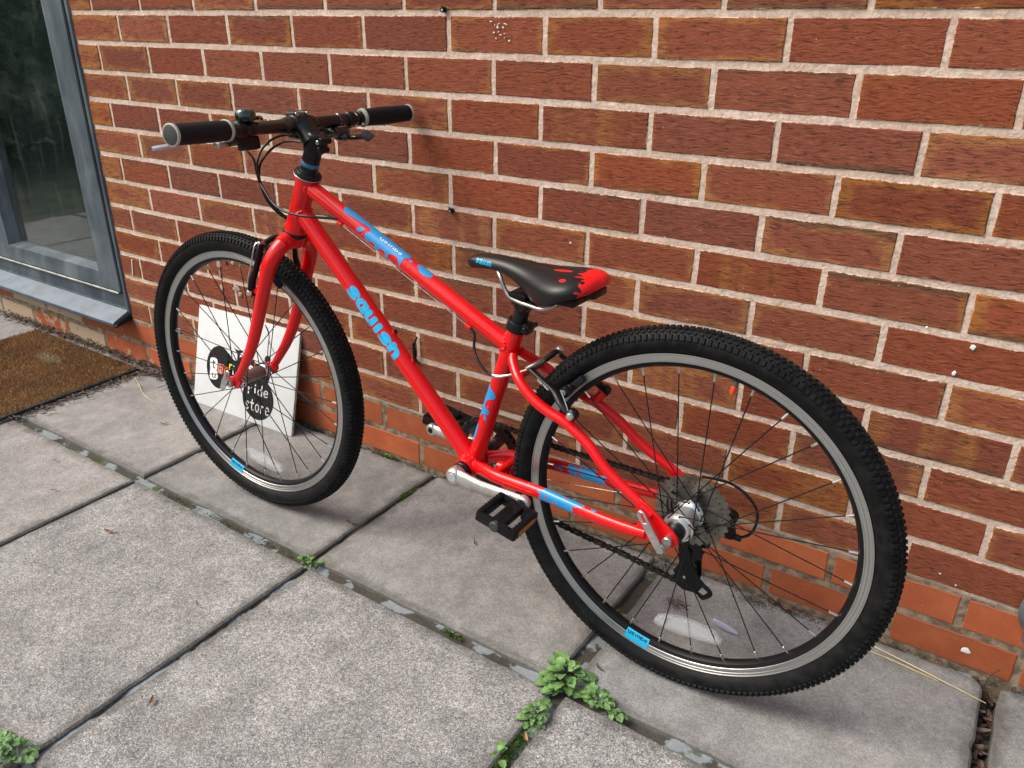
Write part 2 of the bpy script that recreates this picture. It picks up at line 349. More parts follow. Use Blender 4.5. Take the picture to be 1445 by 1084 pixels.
def lens_mat():
    k = N('clear_wheel_reflector'); co = k.coord(); v = k.vor(co, 420, rand=.05)
    return k.set(Base_Color=(.62, .64, .66), Roughness=.25, Transmission_Weight=.3, Normal=k.bump(v, .6, .001), Alpha=.45)
M['lens'] = lens_mat()

# ------------------------------------------------------------------ mesh helpers
class MB:
    def __init__(self): self.v = []; self.f = []; self.mi = []
    def add(self, vs, fs, mi=0, mat=None):
        o = len(self.v)
        self.v += [tuple(mat @ Vector(p)) if mat else tuple(p) for p in vs]
        self.f += [tuple(i + o for i in f) for f in fs]; self.mi += [mi] * len(fs)
    def build(self, name, mats, parent=None, angle=40, smooth=True):
        me = bpy.data.meshes.new(name); me.from_pydata(self.v, [], self.f)
        if not isinstance(mats, (list, tuple)): mats = [mats]
        for m in mats: me.materials.append(m)
        me.polygons.foreach_set('material_index', self.mi)
        me.update()
        if smooth:
            me.shade_smooth(); me.set_sharp_from_angle(angle=math.radians(angle))
        return link(me, name, parent)
def link(me, name, parent=None):
    o = bpy.data.objects.new(name, me); C.objects.link(o)
    if parent is not None: o.parent = parent
    return o
def tag(o, label=None, cat=None, group=None, kind=None):
    if label: o['label'] = label
    if cat: o['category'] = cat
    if group: o['group'] = group
    if kind: o['kind'] = kind
    return o
def empty(name, loc=(0, 0, 0), rz=0):
    o = bpy.data.objects.new(name, None); C.objects.link(o); o.location = loc; o.rotation_euler = (0, 0, rz); o.empty_display_size = .1
    return o
def cr(pts, n=8, closed=False):
    P = [Vector(p) for p in pts]; out = []
    m = len(P); seg = m if closed else m - 1
    for i in range(seg):
        if closed: a, b, c, d = P[(i - 1) % m], P[i], P[(i + 1) % m], P[(i + 2) % m]
        else: a, b, c, d = P[max(i - 1, 0)], P[i], P[i + 1], P[min(i + 2, m - 1)]
        for j in range(n):
            t = j / n; t2 = t * t; t3 = t2 * t
            out.append(.5 * ((2 * b) + (c - a) * t + (2 * a - 5 * b + 4 * c - d) * t2 + (3 * b - a - 3 * c + d) * t3))
    if not closed: out.append(P[-1])
    return out
def tube(mb, pts, rad, segs=16, n=8, mi=0, cap=True, flat=None, up=None, closed=False):
    """smooth tube through pts; rad number or list; flat=(ku,kv) elliptical; up fixes the u axis"""
    R_ = rad if hasattr(rad, '__len__') else [rad] * len(pts)
    if n > 1:
        Q = cr([(p[0], p[1], p[2]) for p in pts], n, closed)
        rr = [v.x for v in cr([(r, 0, 0) for r in R_], n, closed)]
    else: Q = [Vector(p) for p in pts]; rr = list(R_)
    L = len(Q); vs = []; fs = []
    T = []
    for i in range(L):
        if closed: t = Q[(i + 1) % L] - Q[i - 1]
        else: t = Q[min(i + 1, L - 1)] - Q[max(i - 1, 0)]
        T.append(t.normalized() if t.length > 1e-9 else Vector((0, 0, 1)))
    u = Vector(up) if up else (Vector((0, 0, 1)) if abs(T[0].z) < .9 else Vector((1, 0, 0)))
    for i in range(L):
        if up: u = Vector(up)
        u = (u - T[i] * u.dot(T[i])).normalized(); w = T[i].cross(u)
        ku, kv = flat if flat else (1, 1)
        for s in range(segs):
            a = 2 * PI * s / segs
            vs.append(Q[i] + u * (math.cos(a) * rr[i] * ku) + w * (math.sin(a) * rr[i] * kv))
    for i in range(L if closed else L - 1):
        for s in range(segs):
            a = i * segs + s; b = i * segs + (s + 1) % segs; c = ((i + 1) % L) * segs + (s + 1) % segs; d = ((i + 1) % L) * segs + s
            fs.append((a, b, c, d))
    if cap and not closed:
        fs.append(tuple(range(segs))[::-1]); fs.append(tuple((L - 1) * segs + s for s in range(segs)))
    mb.add(vs, fs, mi)
def lathe(mb, A, B, prof, segs=24, mi=0, closed=False, phase=0):
    """prof list of (t along A->B in metres, r)"""
    A = Vector(A); B = Vector(B); e = (B - A).normalized()
    u = Vector((0, 0, 1)) if abs(e.z) < .9 else Vector((1, 0, 0)); u = (u - e * u.dot(e)).normalized(); w = e.cross(u)
    vs = []; fs = []; m = len(prof)
    for t, r in prof:
        for s in range(segs):
            a = 2 * PI * s / segs + phase
            vs.append(A + e * t + (u * math.cos(a) + w * math.sin(a)) * r)
    for i in range(m if closed else m - 1):
        for s in range(segs):
            a = i * segs + s; b = i * segs + (s + 1) % segs; j = (i + 1) % m
            fs.append((a, b, j * segs + (s + 1) % segs, j * segs + s))
    if not closed:
        if prof[0][1] > 1e-6: fs.append(tuple(range(segs))[::-1])
        if prof[-1][1] > 1e-6: fs.append(tuple((m - 1) * segs + s for s in range(segs)))
    mb.add(vs, fs, mi)
def cyl(mb, A, B, r, segs=20, mi=0, bev=None):
    L = (Vector(B) - Vector(A)).length; b = bev if bev is not None else min(r, L) * .18
    lathe(mb, A, B, [(0, r - b), (b, r), (L - b, r), (L, r - b)], segs, mi)
def box(mb, c, size, rot=None, bev=.0, mi=0, taper=1.0):
    hx, hy, hz = [s / 2 for s in size]; bm = bmesh.new()
    bmesh.ops.create_cube(bm, size=1)
    for v in bm.verts: v.co = Vector((v.co.x * 2 * hx, v.co.y * 2 * hy, v.co.z * 2 * hz)) * 1
    if taper != 1:
        for v in bm.verts:
            if v.co.z > 0: v.co.x *= taper; v.co.y *= taper
    if bev: bmesh.ops.bevel(bm, geom=list(bm.edges), offset=bev, segments=2, affect='EDGES', profile=.6)
    mt = Matrix.Translation(c) @ (rot.to_4x4() if rot else Matrix())
    bm.verts.index_update()
    mb.add([v.co.copy() for v in bm.verts], [tuple(v.index for v in f.verts) for f in bm.faces], mi, mt); bm.free()
def prism(mb, poly, ax0, ax1, n, org, d0, d1, mi=0, bev=.0, holes=None):
    """extrude 2-D poly (in axes ax0,ax1 from org) from d0 to d1 along n"""
    bm = bmesh.new(); ax0, ax1, n, org = Vector(ax0), Vector(ax1), Vector(n), Vector(org)
    loops = [poly] + (holes or [])
    tri = geometry.tessellate_polygon([[Vector((x, y, 0)) for x, y in l] for l in loops])
    flat = [p for l in loops for p in l]
    vs = [bm.verts.new(org + ax0 * x + ax1 * y + n * d0) for x, y in flat]
    for t in tri:
        try: bm.faces.new([vs[i] for i in t])
        except ValueError: pass
    ret = bmesh.ops.extrude_face_region(bm, geom=list(bm.faces))
    nv = [g for g in ret['geom'] if isinstance(g, bmesh.types.BMVert)]
    bmesh.ops.translate(bm, verts=nv, vec=n * (d1 - d0))
    bmesh.ops.recalc_face_normals(bm, faces=list(bm.faces))
    if bev:
        ed = [e for e in bm.edges if len(e.link_faces) == 2 and e.calc_face_angle(0) > 1.0]
        bmesh.ops.bevel(bm, geom=ed, offset=bev, segments=1, affect='EDGES')
    bm.verts.index_update()
    mb.add([v.co.copy() for v in bm.verts], [tuple(v.index for v in f.verts) for f in bm.faces], mi); bm.free()

def text2d(body, bold=.0, spacing=1.0):
    """(verts, tris) of a text, normalised to the unit box"""
    cu = bpy.data.curves.new('t', 'FONT'); cu.body = body; cu.offset = bold; cu.space_character = spacing; cu.resolution_u = 4
    o = bpy.data.objects.new('t', cu); C.objects.link(o)
    dg = bpy.context.evaluated_depsgraph_get(); dg.update()
    me = bpy.data.meshes.new_from_object(o.evaluated_get(dg))
    bpy.data.objects.remove(o)
    xs = [v.co.x for v in me.vertices]; ys = [v.co.y for v in me.vertices]
    x0, x1, y0, y1 = min(xs), max(xs), min(ys), max(ys)
    V = [((v.co.x - x0) / (x1 - x0), (v.co.y - y0) / (y1 - y0)) for v in me.vertices]
    F = [tuple(p.vertices) for p in me.polygons]
    bpy.data.meshes.remove(me)
    return V, F
def poly2d(pts, n=5):
    Q = [(v.x, v.y) for v in cr([(x, y, 0) for x, y in pts], n, True)]
    t = geometry.tessellate_polygon([[Vector((x, y, 0)) for x, y in Q]])
    return Q, [tuple(f) for f in t]
def wrapmesh(name, V, F, fn, mat, parent, maxlen=.0025, flip=False):
    bm = bmesh.new(); vs = [bm.verts.new((x, y, 0)) for x, y in V]
    for f in F:
        try: bm.faces.new([vs[i] for i in f])
        except ValueError: pass
    for _ in range(7):
        bmesh.ops.triangulate(bm, faces=[f for f in bm.faces if len(f.verts) > 3])
        ed = [e for e in bm.edges if e.calc_length() > maxlen]
        if not ed: break
        bmesh.ops.subdivide_edges(bm, edges=ed, cuts=1)
    bmesh.ops.triangulate(bm, faces=[f for f in bm.faces if len(f.verts) > 3])
    for v in bm.verts: v.co = fn(v.co.x, v.co.y)
    bmesh.ops.recalc_face_normals(bm, faces=list(bm.faces))
    me = bpy.data.meshes.new(name); bm.to_mesh(me); bm.free(); me.materials.append(mat)
    me.shade_smooth()
    return link(me, name, parent)

# ================================================================== WALL
CH = .07690; ZT = lambda kk: (14 - kk) * CH            # bed joint kk
JX0 = -1.347                                            # reveal beside the window
over = {0: {-10: -1.1227, -8: -.9062}, 1: {-7: -.7818}, 2: {-10: -1.1332, -8: -.9111, -6: -.689}, 4: {-8: -.8982, 8: .8934}, 6: {-10: -1.1212, -8: -.8922, -6: -.666},
        8: {-10: -1.1195}, 10: {8: .9063, 0: .0061}}
c12 = [-2.85, -2.62, -2.38, -2.146, -1.907, -1.667, -1.42, -1.185, -.95, -.705, -.467, -.24, -.015, .215, .443, .668, .8956, 1.12, 1.345, 1.57]
c13 = [-2.73, -2.49, -2.252, -2.014, -1.776, -1.538, -1.297, -1.06, -.82, -.585, -.35, -.117, .108, .333, .558, .783, 1.013, 1.2257, 1.45, 1.675]
wall_mb = MB()
def mortar_box(x0, x1, z0, z1, y0=.0016, y1=.10):
    nx = max(1, int((x1 - x0) / .02)); nz = max(1, int((z1 - z0) / .0096)); vs = []; fs = []
    for j in range(nz + 1):
        for i in range(nx + 1):
            x = x0 + (x1 - x0) * i / nx; z = z0 + (z1 - z0) * j / nz
            vs.append((x, y0 + .0009 * noise.noise(Vector((x * 30, z * 60, 0))), z))
    for j in range(nz):
        for i in range(nx):
            a = j * (nx + 1) + i; fs.append((a, a + 1, a + nx + 2, a + nx + 1))
    o = len(vs); vs += [(x0, y1, z0), (x1, y1, z0), (x1, y1, z1), (x0, y1, z1), (x0, y0, z0), (x1, y0, z0), (x1, y0, z1), (x0, y0, z1)]
    fs += [(o + 1, o, o + 3, o + 2), (o, o + 1, o + 5, o + 4), (o + 1, o + 2, o + 6, o + 5), (o + 2, o + 3, o + 7, o + 6), (o + 3, o, o + 4, o + 7)]
    wall_mb.add(vs, fs)
WX1, WTOP = 3.4, ZT(-22)
WIN_L, WIN_TOP = -3.05, 1.62
mortar_box(JX0, WX1, -.10, WTOP)
mortar_box(-4.5, JX0 - .0004, -.10, .150)
wall = wall_mb.build('brick_wall', M['mortar'], smooth=False)
tag(wall, 'red brick house wall with pale mortar joints behind the leaning bicycle', 'brick wall')
for p in wall.data.polygons: p.use_smooth = True

def brick_mesh(L, H, jit, seed, mat, bev=.0022):
    r = random.Random(seed); nx, nz = 11, 3; per = []
    hx, hz = L / 2, H / 2
    for i in range(nx): per.append((-hx + L * i / nx, -hz))
    for i in range(nz): per.append((hx, -hz + H * i / nz))
    for i in range(nx): per.append((hx - L * i / nx, hz))
    for i in range(nz): per.append((-hx, hz - H * i / nz))
    per = [(x + r.uniform(-1, 1) * jit, z + r.uniform(-1, 1) * jit) for x, z in per]; n = len(per)
    vs = [(x * (1 - bev / hx), 0, z * (1 - bev / hz)) for x, z in per] + [(x, bev, z) for x, z in per] + [(x, .07, z) for x, z in per]
    fs = [tuple(range(n))]
    for k in (0, 1):
        for i in range(n): a = k * n + i; b = k * n + (i + 1) % n; fs.append((a, a + n, b + n, b))
    me = bpy.data.meshes.new('brick'); me.from_pydata(vs, [], fs); me.materials.append(mat); me.update()
    return me
rough_meshes = [brick_mesh(.2145, .0665, .0009, i, M['brick']) for i in range(9)]
half_meshes = [brick_mesh(.100, .0665, .0009, 40 + i, M['brick']) for i in range(4)]
smooth_meshes = [brick_mesh(.2150, .0655, .0011, 80 + i, M['sbrick'], .003) for i in range(6)]
stuff_bricks = MB()
def put_brick(x0, x1, zc, kind, r, thing=True, h=.0662, wash=0.0, force=None):
    L = x1 - x0 - (.0085 if kind == 'r' else .0112)
    if L < .012: return
    if kind == 's': me = r.choice(smooth_meshes); base = .2150
    elif L < .15: me = r.choice(half_meshes); base = .100
    else: me = r.choice(rough_meshes); base = .2145
    yy = r.uniform(-.0012, .0008)
    if not thing:
        mt = Matrix.Translation(((x0 + x1) / 2, yy, zc)) @ Matrix.Diagonal((L / base, 1, h / (.0655 if kind == 's' else .0665), 1))
        stuff_bricks.add([v.co for v in me.vertices], [tuple(p.vertices) for p in me.polygons], 0, mt); return
    o = link(me, 'brick', wall)
    o.location = ((x0 + x1) / 2, yy, zc); o.scale = (L / base, 1, h / (.0655 if kind == 's' else .0665))
    o.rotation_euler = (r.uniform(-.006, .006), r.uniform(-.003, .003), r.uniform(-.003, .003))
    if r.random() < .5: o.rotation_euler.y += PI if kind != 's' else 0
    if kind == 's': o.color = (wash, r.random(), r.random(), 1)
    else:
        t = r.random(); o.color = ((r.uniform(.0, .12) if t < .30 else r.uniform(.22, .62)), r.random(), r.random() if r.random() < .36 else .2, 1)
        if force: o.color = force
rb = random.Random(11)
for c in range(-19, 12):
    xs = []
    for u in range(-12, 30):
        if (u - c) % 2 == 0:
            x = over.get(c, {}).get(u, u * .1125 + rb.uniform(-.003, .003)); xs.append(x)
    xs = [x for x in xs if x > JX0 + .03]
    xs = [JX0 - .006] + xs
    zc = (ZT(c) + ZT(c + 1)) / 2
    for a, b in zip(xs, xs[1:]):
        put_brick(a, b, zc, 'r', rb, thing=(c >= -2 and b < 1.62), force=((1.02, .2, .2, 1) if a < -1.34 and c in (-1, 1, 3, 5, 6) else ((.62, .3, .2, 1) if a < -1.34 else None)))
for c, J in ((12, c12), (13, c13)):
    zc = (ZT(c) + ZT(c + 1)) / 2
    for a, b in zip(J, J[1:]):
        wash = 0.0
        if b < -1.5: wash = rb.uniform(.55, 1.0)
        elif b < -1.0: wash = rb.uniform(.25, .6) if c == 13 else .1
        elif rb.random() < .3: wash = rb.uniform(.0, .22)
        else: wash = 0
        dz = -.008 if b < -1.35 else 0
        put_brick(a, b, zc + dz, 's', rb, h=.0655 if b > -1.35 else .062, wash=wash)
for a in range(8): put_brick(1.675 + a * .225, 1.9 + a * .225, (ZT(13) + ZT(14)) / 2, 's', rb, thing=False); put_brick(1.57 + a * .225, 1.795 + a * .225, (ZT(12) + ZT(13)) / 2, 's', rb, thing=False)
sb = stuff_bricks.build('brickwork', M['brick'], wall, smooth=False); sb['kind'] = 'stuff'
# flecks, filler and chalk on the bricks
def fleck(name, x, z, w, h, mat, r, th=.0014, y=-.0008):
    mb = MB(); n = 18; v = []; seed = r.uniform(0, 99)
    for ring, (k, d) in enumerate(((1, 0), (.75, -th), (.3, -th * 1.2))):
        for i in range(n):
            a = 2 * PI * i / n; q = 1 + .45 * noise.noise(Vector((math.cos(a) * 1.6, math.sin(a) * 1.6, seed)))
            v.append((x + math.cos(a) * w / 2 * q * k, y + d, z + math.sin(a) * h / 2 * q * k))
    f = []
    for ring in (0, 1):
        for i in range(n): a = ring * n + i; b = ring * n + (i + 1) % n; f.append((a, b, b + n, a + n))
    f.append(tuple(2 * n + i for i in range(n)))
    mb.add(v, f); return mb.build(name, mat, wall)
for x, z, w, h in ((1.143, .041, .015, .013), (1.03, .601, .008, .010), (1.014, .553, .006, .008), (1.072, .181, .004, .003), (1.10, .168, .003, .003), (.96, .62, .004, .004), (.30, .66, .004, .004)):
    fleck('paint_fleck', x, z, w, h, M['bird'], rb, .0008, -.0016)
for i in range(46):                                   # crumbly white splash high on the wall
    fleck('paint_fleck', .128 + rb.gauss(0, .012), 1.052 + rb.gauss(0, .012), rb.uniform(.002, .006), rb.uniform(.0015, .003), M['bird'], rb, .0006, -.0016) if i < 22 else None
for x, z, w, h in ((-.840, .426, .022, .024), (-.778, .441, .016, .010), (-.842, .360, .015, .017), (-.778, .365, .028, .020), (-.765, .352, .018, .016), (-.84, .40, .010, .024)):
    fleck('filler_patch', x, z, w, h, M['putty'], rb, .003)
fleck('drill_hole', -.804, .436, .011, .010, M['dark'], rb, .0008, -.0018)
mb = MB(); tube(mb, [(-1.276, -.002, .371), (-1.281, -.002, .342), (-1.289, -.002, .315)], .0022, 6, 3); mb.build('chalk_mark', M['bird'], wall)

# cable clips still nailed to the wall
def cable_clip(x, z, label, extra=False):
    t = empty('cable_clip', (x, 0, z)); tag(t, label, 'cable clip', 'black cable clips on the brickwork')
    mb = MB(); box(mb, (0, -.004, 0), (.009, .011, .010), bev=.002); tube(mb, [(-.004, -.005, .006), (.002, -.010, .004), (.004, -.008, -.004)], .0022, 8, 4); mb.build('clip_body', M['black'], t)
    mb = MB(); cyl(mb, (.002, -.008, -.001), (.002, -.0125, -.001), .0022, 10); mb.build('nail_head', M['silver'], t)
    return t
cable_clip(-.005, 1.082, 'small black cable clip on the topmost mortar joint in view')
cable_clip(.002, .687, 'black cable clip in the mortar joint above the top tube of the bicycle')
t = cable_clip(-.121, .302, 'lowest black cable clip, a dangling stub of cable above it, beside the down tube')
mb = MB(); tube(mb, [(.002, -.006, .004), (.006, -.010, .025), (.004, -.008, .045), (.010, -.004, .066)], [.004, .0045, .003, .002], 10, 5); tube(mb, [(0, -.010, .006), (.003, -.012, .03), (.001, -.010, .05)], .0022, 8, 4); mb.build('cable_stub', M['black'], t)
t = empty('pipe_bracket', (1.212, 0, .15)); tag(t, 'grey plastic bracket end poking in at the right-hand edge of the wall', 'bracket')
mb = MB(); tube(mb, [(.006, -.004, .052), (-.004, -.020, .048), (-.008, -.024, .020), (0, -.022, -.006)], [.007, .008, .008, .007], 10, 6, flat=(.6, 1.3)); mb.build('strap', M['strap'], t)
mb = MB(); box(mb, (.012, -.016, -.016), (.022, .02, .040), bev=.003); mb.build('foot', M['strap'], t)

# ================================================================== WINDOW
win = empty('window', (-2.2, 0, .18)); tag(win, 'grey framed casement window with dusty dark glass left of the bicycle', 'window')
def wob(mb, name, mat): 
    for i, v in enumerate(mb.v): mb.v[i] = (v[0] + 2.2, v[1], v[2] - .18)
    return mb.build(name, mat, win)
def frame_prof(mb, x0, x1, z0, z1, prof):
    """mitred picture frame; prof list of (inset, y)"""
    vs = []; n = len(prof)
    for cx, cz, sx, sz in ((x0, z0, 1, 1), (x1, z0, -1, 1), (x1, z1, -1, -1), (x0, z1, 1, -1)):
        for ins, y in prof: vs.append((cx + sx * ins, y, cz + sz * ins))
    fs = []
    for k in range(4):
        for i in range(n):
            a = k * n + i; b = k * n + (i + 1) % n; c = ((k + 1) % 4) * n + (i + 1) % n; d = ((k + 1) % 4) * n + i
            fs.append((a, d, c, b))
    mb.add(vs, fs)
zb = .176
mb = MB(); frame_prof(mb, WIN_L, JX0 + .006, zb, WIN_TOP, [(0, .002), (.004, -.006), (.016, -.006), (.017, .012), (.055, .012), (.055, .07), (0, .07)]); 
box(mb, ((WIN_L + JX0) / 2, .010, .212), (JX0 - WIN_L - .01, .018, .058), bev=.003)
box(mb, (-2.186, .035, .9), (.02, .05, 1.38), bev=.002)
wob(mb, 'outer_frame', M['upvc'])
for (xa, xb) in ((-2.176, -1.368), (-3.03, -2.196)):
    mb = MB(); frame_prof(mb, xa, xb, .246, WIN_TOP - .03, [(0, -.004), (.003, -.008), (.042, -.008), (.050, -.003), (.054, -.004), (.062, .020), (.066, .030), (.066, .05), (0, .05)])
    for i, v in enumerate(mb.v):                       # stiles are wider than the rails
        x, y, z = v
        cx = (xa + xb) / 2; k = 1 - (xb - xa) / 2
        ins = (xb - xa) / 2 - abs(x - cx)
        x2 = cx + math.copysign((xb - xa) / 2 - ins * (2.1 if ins > .003 else 1), x - cx)
        mb.v[i] = (x2, y, z)
    sash = wob(mb, 'sash', M['upvc'])
    mb = MB(); box(mb, ((xa + xb) / 2 + 2.2, .034, (.30 + WIN_TOP - .09) / 2 - .18), (xb - xa - .25, .006, WIN_TOP - .09 - .30), bev=0)
    g = mb.build('pane', M['glass'], sash, smooth=False)
    mb = MB(); frame_prof(mb, xa - .004, xb + .004, .2425, WIN_TOP - .026, [(0, -.0035), (.004, -.0035), (.004, .004), (0, .004)]); 
    for i, v in enumerate(mb.v): mb.v[i] = (v[0] + 2.2, v[1], v[2] - .18)
    mb.build('gasket', M['dark'], sash, smooth=False)
mb = MB(); tube(mb, [(-3.0, -.010, .2435), (-2.6, -.0105, .244), (-2.1, -.010, .2432), (-1.7, -.0105, .244), (-1.376, -.010, .2436)], .0034, 6, 6); wob(mb, 'sealant_bead', M['seal'])
mb = MB()
prism(mb, [(.02, .190), (-.004, .190), (-.010, .184), (-.060, .162), (-.064, .158), (-.064, .146), (-.060, .144), (-.052, .150), (.02, .165)], (0, 1, 0), (0, 0, 1), (1, 0, 0), (0, 0, 0), WIN_L - .05, -1.352, bev=.0012)
wob(mb, 'window_sill', plain('blue_grey_sill', (.095, .130, .165), .42, var=.18, vscale=14, grain=.1))
mb = MB(); prism(mb, [(.016, .178), (-.052, .156), (-.0625, .150), (-.0625, .1445), (-.05, .146), (.016, .160)], (0, 1, 0), (0, 0, 1), (1, 0, 0), (0, 0, 0), -1.3524, -1.3435, bev=.001); wob(mb, 'sill_end_cap', M['anod'])
mb = MB()
box(mb, (-2.2, .9, .85), (2.0, 1.6, 1.75)); wob(mb, 'room_shell', M['room'])
room = win.children[-1]
for p in room.data.polygons: pass
room.data.flip_normals()
# take away the face turned to the glass so one can see in
bm = bmesh.new(); bm.from_mesh(room.data); bm.faces.ensure_lookup_table()
bmesh.ops.delete(bm, geom=[f for f in bm.faces if abs(f.calc_center_median().y - .1) < .01], context='FACES'); bm.to_mesh(room.data); bm.free()
for (c, s, rz, mt, nm, lb) in (((-1.93, .30, .62), (.28, .02, .035), .1, 'fence', 'plank', 'pale strip of timber lying inside behind the window glass'),):
    mb = MB(); box(mb, (0, 0, 0), s, bev=.003); o = mb.build(nm, M['putty']); o.location = c; o.rotation_euler = (0, -.25, rz); tag(o, lb, 'timber strip')
# wall above and left of the window
mb = MB(); box(mb, ((WIN_L + JX0) / 2, .06, (WIN_TOP + WTOP) / 2 + .003), (JX0 - WIN_L, .10, WTOP - WIN_TOP), bev=0); box(mb, (-3.80, .06, 1.45), (1.5, .10, 2.7)); o = mb.build('lintel_wall', M['mortar'], wall, smooth=False)

# ================================================================== GROUND
mb = MB(); mb.add([(-150, -150, -.09), (150, -150, -.09), (150, 150, -.09), (-150, 150, -.09)], [(0, 1, 2, 3)])
g = mb.build('ground', M['lawn'], smooth=False); tag(g, kind='structure')
pav_mb = MB()
nx, ny = 420, 70
def bed_h(x, y): return -.0105 + .007 * noise.noise(Vector((x * 16, y * 16, 3))) + .004 * noise.noise(Vector((x * 60, y * 60, 7)))
# joint bed, fine enough to undulate
X0, X1, Y0, Y1 = -3.8, 2.5, -3.65, .0034
nx, ny = 380, 220; vs = []; fs = []
for j in range(ny + 1):
    for i in range(nx + 1):
        x = X0 + (X1 - X0) * i / nx; y = Y0 + (Y1 - Y0) * j / ny; z = bed_h(x, y)
        if 1.178 < x < 1.212 and y > -.43: z = -.045
        vs.append((x, y, z))
for j in range(ny):
    for i in range(nx): a = j * (nx + 1) + i; fs.append((a, a + 1, a + nx + 2, a + nx + 1))
pav_mb.add(vs, fs)
paving = pav_mb.build('paving', M['joint']); tag(paving, kind='structure')
def slab(x0, x1, y0, y1, col, r, z=0.0, chips=()):
    L, Wd = x1 - x0, y1 - y0; nx, ny = 26, 20; per = []
    for i in range(nx): per.append((-L / 2 + L * i / nx, -Wd / 2, 0, -1))
    for i in range(ny): per.append((L / 2, -Wd / 2 + Wd * i / ny, 1, 0))
    for i in range(nx): per.append((L / 2 - L * i / nx, Wd / 2, 0, 1))
    for i in range(ny): per.append((-L / 2, Wd / 2 - Wd * i / ny, -1, 0))
    sd = r.uniform(0, 50); P = []
    for x, y, dx, dy in per:
        q = .0028 * noise.noise(Vector((x * 25, y * 25, sd))) - .0006; 
        if r.random() < .06: q -= r.uniform(.001, .004)
        xx, yy = x + dx * q, y + dy * q
        for cxx, cyy, rad in chips:
            d = math.hypot(xx - cxx, yy - cyy)
            if d < rad: xx += (0 - xx) / abs(xx + 1e-6) * abs(rad - d) * .35 * (1 if abs(xx) > .01 else 0); yy -= math.copysign((rad - d) * .35, yy)
        P.append((xx, yy))
    n = len(P); b = .004
    vs = [(x - math.copysign(b, x) * (1 if abs(x) > L * .46 else 0), y - math.copysign(b, y) * (1 if abs(y) > Wd * .46 else 0), 0) for x, y in P]
    vs += [(x, y, -b * r.uniform(.7, 1.1)) for x, y in P] + [(x, y, -.045) for x, y in P]
    fs = [tuple(range(n))]
    for k in (0, 1):
        for i in range(n): a = k * n + i; c_ = k * n + (i + 1) % n; fs.append((a, a + n, c_ + n, c_))
    me = bpy.data.meshes.new('paving_slab'); me.from_pydata(vs, [], fs); me.materials.append(M['slab']); me.update()
    me.shade_smooth(); me.set_sharp_from_angle(angle=math.radians(12))
    o = link(me, 'paving_slab', paving); o.location = ((x0 + x1) / 2, (y0 + y1) / 2, z); o.rotation_euler = (r.uniform(-.002, .002), r.uniform(-.002, .002), r.uniform(-.001, .001))
    o.color = col + (1,); return o
rs = random.Random(5)
row0 = [(-2.50, -1.892), (-1.882, -1.282), (-1.272, -.674), (-.663, -.071), (-.057, .548), (.577, 1.184), (1.206, 1.80), (1.81, 2.40)]
row1 = [(-2.50, -1.892), (-1.882, -1.282), (-1.268, -.679), (-.667, -.060), (-.049, .557), (.580, 1.187), (1.20, 1.80), (1.81, 2.40)]
for i, (a, b) in enumerate(row0): slab(a, b, -.434, -.010, (.12 if i > 3 else .0, [.5, .5, .62, .50, .46, .62, .62, .5][i], [.5, .5, .6, .35, .30, .0, .0, 0][i]), rs, rs.uniform(-.001, .001), chips=((.3025, .212, .022), (-.296, .212, .02)) if i == 5 else ((-.296, .212, .012),))
for i, (a, b) in enumerate(row1): slab(a, b, -1.044, -.457, ([.2, .2, .25, .75, .85, 1, 1, 1][i], [.55, .55, .66, .60, .58, .55, .55, .5][i], [.6, .6, .8, .25, .15, .1, 0, 0][i]), rs, rs.uniform(-.001, .001))
for i, (a, b) in enumerate(row1): slab(a, b, -1.655, -1.056, (.8, .5 + .05 * (i % 3), .1), rs, 0)

for j in range(3):
    for i in range(10):
        x0 = -3.72 + .609 * i; slab(x0, x0 + .597, -2.265 - .61 * j, -1.668 - .61 * j, (.7, rs.uniform(.35, .65), .1), rs, 0)
for j, (ya, yb) in enumerate(((-.434, -.010), (-1.044, -.457), (-1.655, -1.056))):
    for i in range(2): slab(-3.72 + .609 * i, -3.123 + .609 * i, ya, yb, (.4, .5, .3), rs, 0)

# low structures behind the camera that the window mirrors: lawn edge, fence, hedge
fe = empty('garden_fence', (-7.6, -6.0, -.09), PI / 2); tag(fe, 'weathered timber board fence mirrored in the window glass', 'fence')
for i in range(60):
    mb = MB(); box(mb, ((i - 22) * .155, 0, .9 + rnd.uniform(-.01, .01)), (.145, .02, 1.8), bev=.003); mb.build('fence_board', M['fence'], fe, smooth=False)
hg = MB(); rh = random.Random(3)
for i in range(26000):
    q_ = rh.uniform(-10, -.3); x = -7.0 + rh.gauss(0, .32) + .35 * math.sin(q_ * 2.1); y = q_; z = rh.uniform(-.1, 2.6) + .35 * math.sin(y * 1.7)
    s = rh.uniform(.03, .075); a, b_ = rh.uniform(0, 6.28), rh.uniform(-1, 1)
    u = Vector((math.cos(a), math.sin(a), b_ * .5)).normalized() * s; w_ = Vector((-math.sin(a) * b_, math.cos(a) * b_, 1)).normalized() * s
    c_ = Vector((x, y, z)); hg.add([c_ - u, c_ - w_ * .5, c_ + u, c_ + w_ * .5], [(0, 1, 2, 3)])
o = hg.build('hedge', M['hedge'], smooth=False); tag(o, 'loose leafy hedge along the far side of the garden, seen mirrored in the window', 'hedge', kind='stuff')

